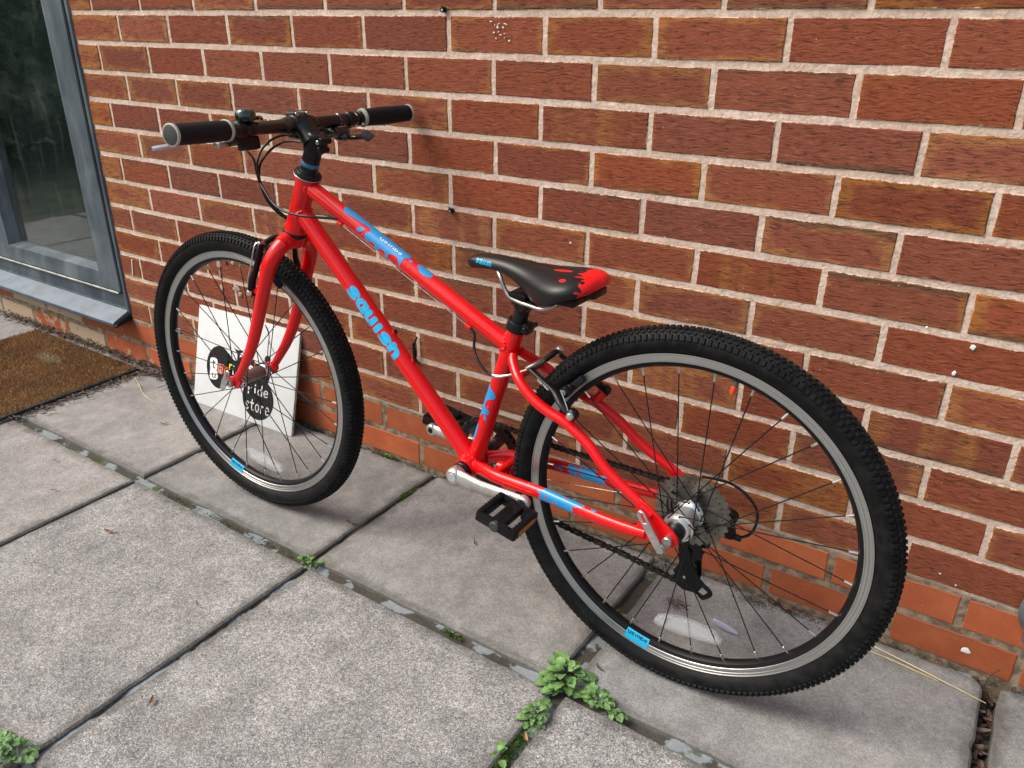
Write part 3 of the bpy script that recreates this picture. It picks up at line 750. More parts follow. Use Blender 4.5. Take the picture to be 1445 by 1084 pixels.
# ================================================================== BICYCLE (local axes: x forward, y to its left side, z up in the frame plane)
RT = .32768
bike = empty('bicycle')
u_ = Vector((.999921, .012578, 0)); v_ = Vector((-.000215, .017099, .999854)); n_ = Vector((.012576, -.999775, .017101))
O_ = Vector((.70482, -.30821, .32764)) - v_ * RT
bike.matrix_world = Matrix(((-u_.x, n_.x, v_.x, O_.x), (-u_.y, n_.y, v_.y, O_.y), (-u_.z, n_.z, v_.z, O_.z), (0, 0, 0, 1)))
tag(bike, "bright red bicycle with blue splash graphics and knobbly tyres leaning on the brick wall", 'bicycle')
K = lambda a, s, b: Vector((a, s, b + RT))
KL = lambda l: [K(*q) for q in l]

# ---- frame
HT0, HT1 = K(.8057, 0, .464), K(.8512, 0, .3571); BB = K(.421, 0, -.030)
TT0, TT1 = K(.8000, 0, .4445), K(.3420, 0, .2238)
DT0, DT1 = K(.8370, 0, .4040), BB
ST0 = K(.3305, 0, .2624)
RTT, RDT, RST, RHT = .0152, .0175, .0155, .0205
f = MB()
he = (HT1 - HT0).normalized()
lathe(f, HT0, HT1, [(0, .0222), (.006, .0224), (.011, .0206), (.045, .0198), (.075, .0198), (.105, .0208), (.110, .0226), ((HT1 - HT0).length, .0224)], 40)
tube(f, [TT0, TT1], RTT, 32, 1); 
dtm = DT0.lerp(DT1, .06); tube(f, [DT0, DT0.lerp(DT1, .3), DT0.lerp(DT1, .7), DT1], [RDT, RDT, RDT * .99, RDT], 32, 4)
tube(f, [ST0, BB], RST, 32, 1)
lathe(f, K(.421, -.034, -.03), K(.421, .034, -.03), [(0, .0195), (.003, .0215), (.065, .0215), (.068, .0195)], 36)
# welds
def weld(A, B, r1, Cc, D, r2, bead=.0029):
    A, B, Cc, D = map(Vector, (A, B, Cc, D)); e = (B - A).normalized(); g = (D - Cc).normalized()
    uu = Vector((0, 1, 0)); uu = (uu - e * uu.dot(e)).normalized(); ww = e.cross(uu); P = []
    for i in range(40):
        a = 2 * PI * i / 40; p = A + (uu * math.cos(a) + ww * math.sin(a)) * r1
        # intersection of p + t e with cylinder (Cc,g,r2), first from far side of B
        m = p - Cc; mp = m - g * m.dot(g); ep = e - g * e.dot(g)
        a_, b_, c_ = ep.dot(ep), 2 * mp.dot(ep), mp.dot(mp) - r2 * r2
        D_ = max(0, b_ * b_ - 4 * a_ * c_); t = (-b_ + math.sqrt(D_)) / (2 * a_)
        P.append(p + e * t)
    rr = [bead * (1.22 if i % 2 else .78) for i in range(40)]
    tube(f, P, rr, 8, 3, closed=True)
weld(TT0, TT1, RTT, HT0, HT1, RHT); weld(DT0, DT1, RDT, HT0, HT1, RHT)
weld(TT1, TT0, RTT, ST0, BB, RST); weld(BB, ST0, RST, K(.421, -.1, -.03), K(.421, .1, -.03), .0215); weld(BB, DT0, RDT, K(.421, -.1, -.03), K(.421, .1, -.03), .0215)
SS = [(.3300, .012, .214), (.3230, .022, .2045), (.2983, .040, .1847), (.2649, .048, .1618), (.2329, .050, .1478), (.1979, .051, .1370), (.1553, .055, .1128), (.1222, .060, .0846), (.0922, .062, .0655), (.0600, .0645, .0480), (.034, .0655, .030)]
CS = [(.402, .022, -.022), (.372, .034, -.0150), (.345, .042, -.0140), (.315, .046, -.0125), (.2785, .049, -.0105), (.2400, .051, -.0095), (.2000, .054, -.0105), (.1600, .057, -.0120), (.1153, .061, -.0120), (.0709, .0645, -.0098), (.040, .0655, -.0075)]
for sgn in (1, -1):
    tube(f, KL([(a, s * sgn, b - (.0) ) for a, s, b in SS]), [.0085, .0088, .009, .0092, .0092, .0092, .009, .0088, .0085, .0082, .0075], 20, 5)
    tube(f, KL([(a, s * sgn, b) for a, s, b in CS]), [.011, .0115, .0115, .0112, .011, .0108, .0105, .0102, .0098, .0092, .0085], 20, 5, flat=(1.12, .86), up=(0, 0, 1))
    # dropouts
    poly = [(.062, .057), (.042, .048), (.018, .031), (-.004, .015), (-.013, .005), (-.0150, -.005), (-.011, -.0125), (-.003, -.0150), (.012, -.0145), (.036, -.0165), (.062, -.0165), (.060, -.002), (.053, .010), (.052, .024), (.060, .036), (.070, .046)]
    prism(f, poly, (1, 0, 0), (0, 0, 1), (0, 1, 0), K(0, 0, 0), sgn * .0625, sgn * .0690, bev=.0014)
    # brake bosses and mudguard eyes
    cyl(f, K(.196, sgn * .045, .1445), K(.186, sgn * .052, .1595), .0085, 16); cyl(f, K(.191, sgn * .044, .150), K(.186, sgn * .066, .1600), .0068, 16)
    tube(f, KL([(.300, sgn * .038, .188), (.302, sgn * .02, .193)]), .005, 10, 1)
cyl(f, K(.302, -.036, .1905), K(.302, .036, .1905), .0072, 16)                       # seat stay bridge
cyl(f, K(.346, -.042, -.014), K(.346, .042, -.014), .0085, 18); cyl(f, K(.334, 0, -.022), K(.352, 0, -.034), .0055, 14)   # chain stay bridge with boss
cyl(f, K(.366, 0, -.0185), K(.340, 0, -.0185), .0105, 18)
# bottle and cable bosses, cable stops
def tubept(A, B, t, ang, r):
    e = (B - A).normalized(); up = Vector((0, 0, 1)); up = (up - e * up.dot(e)).normalized(); side = Vector((0, 1, 0))
    side = (side - e * side.dot(e)).normalized()
    return A + e * t + up * (math.cos(math.radians(ang)) * r) + side * (math.sin(math.radians(ang)) * r)
DTx = K(.822, 0, .3917); TTx = K(.7952, 0, .4433)
for t in (.3105, .3765): 
    p = tubept(DT0, DT1, t, -14, RDT - .001); q = tubept(DT0, DT1, t, -14, RDT + .0022); cyl(f, p, q, .0058, 16); bolts_ = globals().setdefault('BOLTS', []); bolts_.append((q, (q - p).normalized()))
gA, gB = tubept(TT0, TT1, .098, 142, RTT + .0035), tubept(TT0, TT1, .4240, 142, RTT + .0035)
te = (TT1 - TT0).normalized()
for g_ in (gA, gB): cyl(f, g_ - te * .006, g_ + te * .006, .0046, 12)
frame = f.build('frame', M['red'], bike, angle=35)
for q, d in BOLTS: m = MB(); cyl(m, q, q + d * .0030, .0046, 14, bev=.001); m.build('boss_bolt', M['black'], bike)

# ---- decals
def wrapfn(A, B, r):
    def fn(t, arc): return tubept(A, B, t, math.degrees(arc / r), r + .0004)
    return fn
sq = lambda V, x0, x1, y0, y1: [(x0 + x * (x1 - x0), y0 + y * (y1 - y0)) for x, y in V]
rad = math.radians
def glyph_squish():
    """rounded hand-drawn letters: list of strokes (centre lines) in unit cells"""
    return {
        'r': [[(.2, .98), (.2, .02)], [(.2, .6), (.42, .94), (.72, .92)]], 'd': [[(.80, .86), (.45, .98), (.16, .7), (.16, .3), (.45, .02), (.80, .2)], [(.84, 1.6), (.84, .8), (.86, .02)]],
        'e': [[(.16, .52), (.82, .58), (.72, .9), (.42, 1.0), (.16, .7), (.18, .28), (.45, .02), (.80, .14)]], 't': [[(.42, 1.4), (.42, .3), (.62, .02), (.82, .1)], [(.10, .98), (.78, .98)]],
        'o': [[(.5, 1.0), (.18, .8), (.14, .4), (.4, .04), (.72, .1), (.86, .5), (.76, .86), (.5, 1.0)]],
        's': [[(.86, .86), (.60, 1.0), (.30, .92), (.20, .72), (.40, .56), (.68, .46), (.82, .26), (.64, .06), (.36, .02), (.10, .16)]],
        'q': [[(.80, .90), (.52, 1.0), (.22, .84), (.14, .5), (.26, .14), (.54, .02), (.80, .14)], [(.84, .98), (.84, .4), (.90, -.16)]],
        'u': [[(.16, .98), (.16, .4), (.30, .08), (.56, .02), (.82, .2)], [(.84, .98), (.84, .5), (.86, .02)]],
        'i': [[(.5, 1.02), (.5, .02)]],
        'h': [[(.16, 1.16), (.16, .8), (.16, .02)], [(.18, .62), (.36, .9), (.62, .96), (.82, .78), (.86, .5), (.86, .02)]]}
def script_word(word, wstroke=.30, gap=.10):
    """flat mesh (V,F) of a fat rounded lettering of `word`, normalised to the unit box"""
    G = glyph_squish(); V = []; F = []; x = 0
    for ch in word:
        wd = .62 if ch == 'i' else 1.0; w = wd * .98
        for st in G[ch]:
            P = [Vector((x + px * w, py, 0)) for px, py in st]
            P = cr(P, 6) if len(P) > 2 else P
            for i in range(len(P) - 1):
                a, b = P[i], P[i + 1]; d = (b - a); d = d.normalized() if d.length > 1e-6 else Vector((1, 0, 0)); m = Vector((-d.y, d.x, 0)) * wstroke / 2
                o = len(V); V += [(a + m)[:2], (a - m)[:2], (b - m)[:2], (b + m)[:2]]; F.append((o, o + 1, o + 2, o + 3))
            for c_ in (P if len(P) < 3 else P[::2] + [P[-1]]):
                o = len(V); n = 10; V += [(c_.x + math.cos(2 * PI * k / n) * wstroke / 2, c_.y + math.sin(2 * PI * k / n) * wstroke / 2) for k in range(n)]; F.append(tuple(range(o, o + n)))
        x += w + gap
    xs = [p[0] for p in V]; ys = [p[1] for p in V]; x0, x1, y0, y1 = min(xs), max(xs), min(ys), max(ys)
    return [((a - x0) / (x1 - x0), (b - y0) / (y1 - y0)) for a, b in V], F
SQ = script_word('squish', .46, .17)
arc = lambda deg, r: rad(deg) * r
L0 = .022
o = wrapmesh('lettering', sq(SQ[0], .1890, .3550, -arc(116, RDT), -arc(26, RDT)), SQ[1], lambda x, y: tubept(DT0, DT1, x, math.degrees(-y / RDT), RDT + .0005), M['cyan'], bike)
o['label'] = 'blue bubble lettering squish on the down tube'
SQs = script_word('squish', .22)
o = wrapmesh('lettering', [(.2455 - x * .056, arc(19 + 21 * y, RTT)) for x, y in SQs[0]], SQs[1], lambda x, y: tubept(TT0, TT1, x, math.degrees(y / RTT), RTT + .0009), M['white'], bike, .0015)
o['label'] = 'small white lettering on the top tube'
def splash(A, B, r, pts, off=0.0, up=.0005, n=4):
    P = [(t + off, arc(g, r)) for t, g in pts]; V, F = poly2d(P, n)
    return wrapmesh('paint_splash', V, F, lambda x, y: tubept(A, B, x, math.degrees(y / r), r + up), M['blue'], bike)
dT = .006
splash(TT0, TT1, RTT, [(.0850, 5), (.0872, 25), (.0930, 40), (.1103, 36), (.1308, 28), (.1487, 20), (.1576, 26), (.1600, 46), (.1545, 68), (.1560, 92), (.1620, 108), (.1685, 103), (.1760, 88), (.1820, 92), (.1830, 118), (.1850, 140), (.1890, 116), (.1960, 92), (.2050, 84), (.2100, 96), (.2120, 125), (.2140, 144), (.2175, 118), (.2160, 96), (.2200, 72), (.2290, 62), (.2370, 66), (.2430, 92), (.2464, 102), (.2480, 80), (.2470, 55), (.2470, 36), (.2530, 14), (.2500, -20), (.2300, -50), (.2, -60), (.16, -50), (.12, -40), (.095, -25)], dT)
splash(TT0, TT1, RTT, [(.1327, 82), (.1380, 90), (.1450, 76), (.1500, 50), (.1440, 46), (.1362, 62)], dT)
splash(TT0, TT1, RTT, [(.148, 90), (.150, 96), (.152, 90), (.150, 84)], dT)
splash(TT0, TT1, RTT, [(.2240, 118), (.2290, 114), (.2330, 130), (.2300, 148), (.2240, 138)], dT)
splash(TT0, TT1, RTT, [(.2560, 20), (.2600, 15), (.2640, 24), (.2610, 34), (.2570, 30)], dT)
splash(TT0, TT1, RTT, [(.2740, 10), (.2800, 32), (.2900, 46), (.3020, 44), (.3110, 24), (.3080, 0), (.29, -15), (.278, -8)], dT)
splash(ST0, BB, RST, [(.1230, 40), (.1270, 66), (.1320, 104), (.1400, 122), (.1455, 112), (.1500, 84), (.1560, 66), (.1640, 62), (.1700, 78), (.1715, 100), (.1780, 112), (.1820, 100), (.1830, 76), (.1900, 58), (.1950, 44), (.19, 20), (.15, 5), (.13, 18)])
splash(ST0, BB, RST, [(.1635, 92), (.1655, 97), (.1675, 92), (.1655, 86)])
splash(ST0, BB, RST, [(.1830, 84), (.1890, 104), (.1945, 102), (.1925, 88)])
splash(ST0, BB, RST, [(.2100, 58), (.2200, 64), (.2360, 68), (.2480, 62), (.2500, 48), (.2350, 40), (.215, 42)])

# ---- headset, steerer spacers, stem
hu = -he; HTP = HT0
def SA(t): return HTP + hu * t
m = MB(); lathe(m, SA(.000), SA(.02), [(0, .0232), (.0030, .0258), (.0060, .0262), (.0085, .0250), (.0092, .0225), (.0110, .0215), (.0120, .0178), (.0150, .0168)], 40)
m.build('headset', M['anod'], bike); m = MB()
lathe(m, HT1, HT1 + he * .02, [(0, .0226), (.002, .0240), (.0075, .0240), (.0095, .0215), (.0125, .0200)], 40)
m.build('headset', M['anod'], bike)
m = MB(); lathe(m, SA(.0002), SA(.003), [(0, .0246), (.0012, .0262), (.0024, .0265), (.003, .0258)], 40); m.build('headset_ring', M['steel'], bike)
m = MB(); lathe(m, SA(.0148), SA(.1), [(0, .0168), (.0085, .0168), (.009, .0163)], 32); lathe(m, SA(.0318), SA(.1), [(0, .0168), (.0100, .0168), (.0105, .0160), (.0110, .0168), (.0205, .0168)], 32); m.build('spacer', M['anod'], bike)
m = MB(); lathe(m, SA(.0238), SA(.1), [(0, .0167), (.0006, .0171), (.0074, .0171), (.0080, .0167)], 32); m.build('spacer', M['bluesp'], bike)['label'] = 'blue spacer ring under the stem'
BC = K(.8165, 0, .5570)
m = MB(); lathe(m, SA(.0520), SA(.2), [(0, .0175), (.002, .0188), (.030, .0186), (.034, .0178), (.0365, .0150)], 32)
tube(m, [SA(.071) + Vector((.002, 0, 0)), SA(.071).lerp(BC, .45) + Vector((0, 0, .003)), BC - Vector((.006, 0, 0))], [.0200, .0180, .0205], 20, 6, flat=(.98, 1.16), up=(0, 0, 1))
cyl(m, BC + Vector((0, -.021, 0)), BC + Vector((0, .021, 0)), .0205, 28, bev=.004)
for sg in (1, -1):
    for dz in (.019, -.017): cyl(m, BC + Vector((.012, sg * .013, dz)), BC + Vector((-.010, sg * .013, dz * 1.05)), .0058, 12)
    box(m, BC + Vector((.006, sg * .013, .0)), (.012, .014, .042), bev=.003)
box(m, SA(.066) + Vector((-.019, 0, 0)), (.014, .018, .030), Matrix.Rotation(-.38, 3, 'Y'), bev=.005)
for dt_ in (-.009, .009): cyl(m, SA(.066 + dt_) + Vector((-.023, -.013, 0)), SA(.066 + dt_) + Vector((-.023, .013, 0)), .0062, 16)
m.build('stem', M['black'], bike)
m = MB()
for sg in (1, -1): cyl(m, BC + Vector((-.0095, sg * .013, .0205)), BC + Vector((-.0125, sg * .013, .0207)), .0042, 12); m.build('stem_bolt', M['steel'], bike); m = MB()
cyl(m, SA(.066) + Vector((-.022, .012, .006)), SA(.066) + Vector((-.022, .016, .006)), .004, 12)
m.build('stem_bolt', M['steel'], bike)
# handlebar
def barpt(s): 
    k = max(0, (abs(s) - .05) / .24); return K(.8165 - .020 * k ** 1.5, s, .5570 + (.0065 if s > 0 else .0045) * k)
m = MB(); tube(m, [barpt(s) for s in (-.286, -.22, -.16, -.10, -.045, -.03, 0, .03, .045, .10, .16, .22, .280)], [.0111, .0111, .0111, .0112, .0126, .0155, .0158, .0155, .0126, .0112, .0111, .0111, .0111], 24, 4)
m.build('handlebar', plain('gloss_black_bar', (.007, .003, .003), .25, coat=.12), bike)
for sg, s0, s1 in ((1, .166, .2845), (-1, -.160, -.291)):
    g = MB(); P0, P1 = barpt(s0), barpt(s1); d = (P1 - P0).normalized(); Lg = (P1 - P0).length
    prof = [(.004, .0155)]
    for i in range(60):
        t = .005 + (Lg - .010) * i / 59; prof.append((t, .0163 + .0010 * math.sin(i / 59 * PI) * (1 if sg < 0 else .6) + (.00025 if i % 2 else 0)))
    prof.append((Lg - .003, .0158)); lathe(g, P0, P1, prof, 32)
    grip = g.build('grip', M['rubber'], bike)
    r_ = MB(); lathe(r_, P0, P1, [(0, .0152), (0, .0176), (.0045, .0184), (.0062, .0170), (.0062, .0152)], 32); r_.build('grip_ring', M['greyring'], grip); r_ = MB(); lathe(r_, P0, P1, [(Lg - .0050, .0160), (Lg - .0048, .0178), (Lg - .0008, .0180), (Lg, .0168), (Lg, .0150)], 32)
    r_.build('grip_ring', M['greyring'], grip)
    e_ = MB(); lathe(e_, P0, P1, [(Lg - .004, .0155), (Lg + .0004, .0155), (Lg + .0010, .0140), (Lg + .0008, .0001)], 32); e_.build('end_plug', M['capg'], grip)
# bell
BP = barpt(.118)
m = MB(); cyl(m, BP + Vector((0, -.006, 0)), BP + Vector((0, .006, 0)), .0135, 20); box(m, BP + Vector((-.003, 0, .013)), (.014, .010, .008), bev=.002)
tube(m, [BP + Vector((.002, -.014, .015)), BP + Vector((-.004, -.022, .018)), BP + Vector((-.012, -.020, .016))], [.003, .0035, .0025], 8, 4)
bb_ = m.build('bell', M['black'], bike)
m = MB(); BPt = BP + Vector((-.002, .006, .0145)); lathe(m, BPt, BPt + Vector((0, 0, .03)), [(0, .0140), (.0008, .0172), (.004, .0176), (.012, .0172), (.017, .0150), (.0198, .0100), (.0205, .0001)], 36); m.build('bell_dome', plain('smoky_green_gloss', (.006, .012, .011), .1, coat=.8), bb_)
# left brake lever
LB = barpt(.140)
m = MB(); cyl(m, LB + Vector((0, -.010, 0)), LB + Vector((0, .010, 0)), .0150, 20, bev=.003)
box(m, LB + Vector((.014, -.006, -.016)), (.030, .036, .020), Matrix.Rotation(.35, 3, 'Y'), bev=.004)
box(m, K(.826, .112, .5335), (.022, .036, .024), Matrix.Rotation(.15, 3, 'Y'), bev=.0045)
cyl(m, LB + Vector((.012, -.018, -.018)), LB + Vector((.022, -.046, -.026)), .0048, 12)
lv = m.build('brake_lever', M['black'], bike)
m = MB(); tube(m, [K(.838, .140, .5375), K(.850, .165, .5395), K(.853, .200, .5415), K(.8525, .240, .5400), K(.8535, .265, .5385), K(.858, .278, .5372)], [.0050, .0052, .0052, .0055, .0062, .0060], 14, 6, flat=(.62, 1.15), up=(0, 0, 1)); m.build('lever_blade', M['lever'], lv)
m = MB(); box(m, K(.838, .158, .5345), (.016, .026, .010), bev=.003); cyl(m, K(.843, .160, .541), K(.843, .160, .532), .004, 10); m.build('lever_pivot', M['steel'], lv)
m = MB(); cyl(m, K(.8385, .151, .5420), K(.8385, .151, .5465), .0032, 10, mi=0); m.build('lever_bolt', M['steel'], lv)
# right brake lever and shifter
RB = barpt(-.128)
m = MB(); cyl(m, RB + Vector((0, -.010, 0)), RB + Vector((0, .010, 0)), .0150, 20, bev=.003); cyl(m, barpt(-.150), barpt(-.1585), .0142, 20)
box(m, RB + Vector((.016, .010, -.014)), (.030, .036, .018), Matrix.Rotation(.35, 3, 'Y'), bev=.004)
cyl(m, RB + Vector((.016, .024, -.014)), RB + Vector((.026, .052, -.020)), .005, 12)
lv = m.build('brake_lever', M['black'], bike); lv['label'] = 'right brake lever close to the wall'
m = MB(); tube(m, [K(.838, -.150, .5375), K(.848, -.175, .5395), K(.850, -.210, .5405), K(.849, -.250, .539), K(.852, -.275, .5365)], [.0050, .0052, .0052, .0055, .006], 14, 6, flat=(.62, 1.15), up=(0, 0, 1)); m.build('lever_blade', M['lever'], lv)
SH = K(.812, -.098, .5330)
m = MB(); box(m, SH + Vector((.006, .004, .002)), (.044, .040, .020), Matrix.Rotation(.25, 3, 'Y'), bev=.007); lathe(m, SH + Vector((-.004, -.004, -.012)), SH + Vector((-.004, -.004, .01)), [(0, .012), (.003, .0165), (.009, .0170), (.014, .0150)], 24)
cyl(m, barpt(-.100) + Vector((0, .006, 0)), barpt(-.100) - Vector((0, .006, 0)), .0142, 20)
tube(m, [SH + Vector((-.010, -.010, -.006)), SH + Vector((-.026, -.016, -.006)), SH + Vector((-.040, -.020, -.003))], [.006, .0048, .006], 10, 4)
cyl(m, SH + Vector((.012, .020, .006)), SH + Vector((.020, .050, .006)), .0052, 12)
shf = m.build('gear_shifter', M['gloss'], bike)
m = MB(); box(m, SH + Vector((-.052, -.022, -.001)), (.022, .030, .007), Matrix.Rotation(-.5, 3, 'Y') @ Matrix.Rotation(.35, 3, 'Z'), bev=.003); m.build('thumb_lever', plain('blue_black_plastic', (.018, .024, .038), .35), shf)
m = MB(); box(m, SH + Vector((-.008, .004, .0145)), (.010, .022, .002), Matrix.Rotation(.2, 3, 'Y'), bev=.0008); m.build('shifter_plate', M['steel'], shf); m = MB(); cyl(m, K(.798, -.150, .5465), K(.797, -.152, .5510), .004, 12); m.build('clamp_bolt', M['steel'], shf)
m = MB(); V, F = [(0, 0), (1, 0), (1, 1), (0, 1)], [(0, 1, 2, 3)]
def bar_wrap(s0, s1, a0, a1, mat, nm, V=V, F=F, lift=.0004):
    A_, B_ = barpt(s0), barpt(s1)
    return wrapmesh(nm, [(x * (B_ - A_).length, arc(a0 + (a1 - a0) * y, .0112)) for x, y in V], F, lambda x, y: tubept(A_, B_, x, math.degrees(y / .0112), .0113 + lift), mat, bike, .003)
def bar_sticker():
    vs = []; fs = []
    for i in range(6):
        for j in range(7):
            s = -.118 - .024 * i / 5; th = rad(-8 + 62 * j / 6); p = barpt(s); vs.append(p + Vector((-math.sin(th), 0, math.cos(th))) * .0117)
    for i in range(5):
        for j in range(6): a = i * 7 + j; fs.append((a, a + 1, a + 8, a + 7))
    mm = MB(); mm.add(vs, fs); return mm.build('bar_sticker', M['sticker'], bike)
bar_sticker()

# ---- fork
FK = [(.8535, .012, .3365), (.8575, .028, .3335), (.8640, .044, .3180), (.8740, .0535, .2960), (.8830, .0560, .2740), (.9036, .0560, .2247), (.9262, .0555, .1700), (.9510, .0548, .1160), (.9740, .0540, .0765), (1.0010, .0530, .0385), (1.0190, .0525, .0150)]
FR = [.0170, .0170, .0162, .0156, .0150, .0142, .0134, .0125, .0114, .0098, .0088]
m = MB()
for sg in (1, -1):
    tube(m, KL([(a, s * sgn_, b) for (a, s, b) in FK for sgn_ in (sg,)]), FR, 24, 6, flat=(1.0, .92), up=(1, 0, 0))
    prism(m, [(1.012, .022), (1.010, .004), (1.020, -.010), (1.030, -.013), (1.036, -.006), (1.036, .000), (1.044, .000), (1.048, -.008), (1.054, -.006), (1.054, .006), (1.046, .012), (1.034, .014), (1.024, .022)], (1, 0, 0), (0, 0, 1), (0, 1, 0), K(0, 0, 0), sg * .0490, sg * .0560, bev=.0016)
    cyl(m, K(.905, sg * .054, .236), K(.928, sg * .056, .2305), .0080, 14); cyl(m, K(.929, sg * .045, .2300), K(.929, sg * .066, .2300), .0066, 14)
cyl(m, K(.8515, 0, .3555), K(.8630, 0, .3260), .0205, 28, bev=.004)
tube(m, KL([(.8575, -.036, .3320), (.8575, -.015, .3390), (.8575, 0, .3405), (.8575, .015, .3390), (.8575, .036, .3320)]), [.0160, .0185, .0195, .0185, .0160], 24, 5)
fork = m.build('fork', M['red'], bike, angle=35)
m = MB()
for sg in (1, -1): cyl(m, K(.8470 + .0, sg * .0, .32), K(.85, 0, .318), .003, 8)
# ---- wheels
def knob(mb, th, phi, wt, wl, h, rc=.3045, rm=.0202, rot=0.0):
    """block on the tyre casing; th around the wheel, phi across (0 = crown)"""
    er = Vector((math.cos(th), 0, math.sin(th))); et = Vector((-math.sin(th), 0, math.cos(th))); es = Vector((0, 1, 0))
    nrm = er * math.cos(phi) + es * math.sin(phi); tx = -er * math.sin(phi) + es * math.cos(phi)
    c = er * rc + nrm * rm
    a_, b_ = (et * math.cos(rot) + tx * math.sin(rot)), (tx * math.cos(rot) - et * math.sin(rot))
    vs = []
    for (k, d) in ((1.12, -.0012), (1.0, h * .6), (.78, h)):
        for sx, sy in ((-1, -1), (1, -1), (1, 1), (-1, 1)): vs.append(c + a_ * (wl / 2 * sx * k) + b_ * (wt / 2 * sy * k) + nrm * d)
    fs = [(8, 9, 10, 11)]
    for r_ in (0, 4):
        for i in range(4): fs.append((r_ + i, r_ + (i + 1) % 4, r_ + 4 + (i + 1) % 4, r_ + 4 + i))
    mb.add(vs, fs)
def revolve(mb, prof, segs=160, mi=0):
    """closed (r, s) profile revolved about the wheel axle (local y)"""
    n = len(prof); vs = []; fs = []
    for k in range(segs):
        a = 2 * PI * k / segs; ca, sa = math.cos(a), math.sin(a)
        for r_, s_ in prof: vs.append((r_ * ca, s_, r_ * sa))
    for k in range(segs):
        for i in range(n):
            a = k * n + i; b = k * n + (i + 1) % n; k2 = (k + 1) % segs
            fs.append((a, b, k2 * n + (i + 1) % n, k2 * n + i))
    mb.add(vs, fs, mi)
def wheel(cx, phase, front, yaw=0, lean=0):
    rim = MB()
    blk = [(.2835, -.0085), (.2715, -.0108), (.2660, -.0085), (.2628, -.0035), (.2622, 0), (.2628, .0035), (.2660, .0085), (.2715, .0108), (.2835, .0085)]
    revolve(rim, blk, 180, 0)
    for sg in (1, -1):
        revolve(rim, [(.2850, sg * .0116), (.2862, sg * .0128), (.2848, sg * .0130), (.2842, sg * .0118), (.2800, sg * .0117), (.2796, sg * .0112), (.2792, sg * .0117), (.2748, sg * .0117), (.2745, sg * .0111), (.2742, sg * .0116), (.2725, sg * .0115), (.2718, sg * .0108), (.2712, sg * .0090), (.2850, sg * .0090)], 180, 1)
    w = rim.build('wheel', [M['rimblk'], M['track']], bike, angle=30)
    w.location = K(cx, 0, 0); w.rotation_euler = (lean, 0, yaw)
    w['label'] = 'front wheel before the painted sign' if front else 'rear wheel with gear cassette'
    ty = MB(); prof = []
    for i in range(25):
        a = rad(-142 + 284 * i / 24); r_ = .3045 + .0202 * math.cos(a); s_ = .0218 * math.sin(a); prof.append((r_, s_))
    prof = [(.2858, -.0105), (.2875, -.0122)] + prof + [(.2875, .0122), (.2858, .0105)]
    revolve(ty, prof, 180)
    nk = 196
    for k in range(nk):
        th = 2 * PI * k / nk; dt = 2 * PI / nk
        for sg in (1, -1):
            knob(ty, th + (dt / 2 if sg < 0 else 0), sg * rad(64), .0092, .0058, .0036)
            knob(ty, th + dt * (.5 if sg > 0 else 0), sg * rad(38), .0050, .0054, .0027, rot=sg * .5)
            knob(ty, th + dt * (0 if sg > 0 else .5), sg * rad(17), .0044, .0056, .0024, rot=-sg * .4)
    ty.build('tyre', M['tyre'], w, angle=30)
    # hub
    h = MB()
    if front:
        lathe(h, (0, -.050, 0), (0, .050, 0), [(.001, .0075), (.012, .0095), (.0145, .0185), (.0150, .0192), (.0175, .0192), (.0182, .0160), (.021, .0132), (.079, .0132), (.0818, .0160), (.0825, .0192), (.0850, .0192), (.0855, .0185), (.088, .0095), (.099, .0075)], 32)
        fl = (.0335, -.0335); fr = .0168
    else:
        lathe(h, (0, -.022, 0), (0, .060, 0), [(.000, .0200), (.002, .0222), (.0035, .0250), (.0065, .0252), (.0075, .0225), (.012, .0188), (.040, .0180), (.0475, .0195), (.0495, .0245), (.0500, .0252), (.0530, .0252), (.0540, .0225), (.060, .0195), (.0615, .0150), (.070, .0125), (.080, .0095)], 40)
        fl = (.0295, -.0165); fr = .0225
    hub = h.build('hub', M['hub'] if not front else M['hub'], w, angle=30)
    hh = MB()
    for f_ in fl:
        for k in range(14):
            a = 2 * PI * k / 14 + .2; 
            c_ = Vector((fr * math.cos(a), f_ + (.0018 if front else .0016), fr * math.sin(a))); cyl(hh, c_ - Vector((0, .0004, 0)), c_ + Vector((0, .0004, 0)), .0015, 8)
    fh_ = hh.build('flange_holes', M['dark'], w); fh_['kind'] = 'stuff'
    if front:
        hb = MB(); lathe(hb, (0, -.028, 0), (0, .028, 0), [(0, .0134), (.002, .0139), (.054, .0139), (.056, .0134)], 32); hb.build('hub_barrel', M['hubf'], w)
    else:
        hb = MB(); lathe(hb, (0, .0375, 0), (0, .068, 0), [(0, .0155), (.002, .0165), (.012, .0165), (.016, .012), (.030, .0085)], 28); hb.build('axle_cone', M['black'], w)
    ax = MB(); L_ = .062 if front else .074; cyl(ax, (0, -L_, 0), (0, L_, 0), .0042, 14); cyl(ax, (0, -L_, 0), (0, -L_ + .010, 0), .009, 16); ax.build('axle', M['steel'], w)
    # spokes
    smesh = {}; pitch = 2 * PI / 28
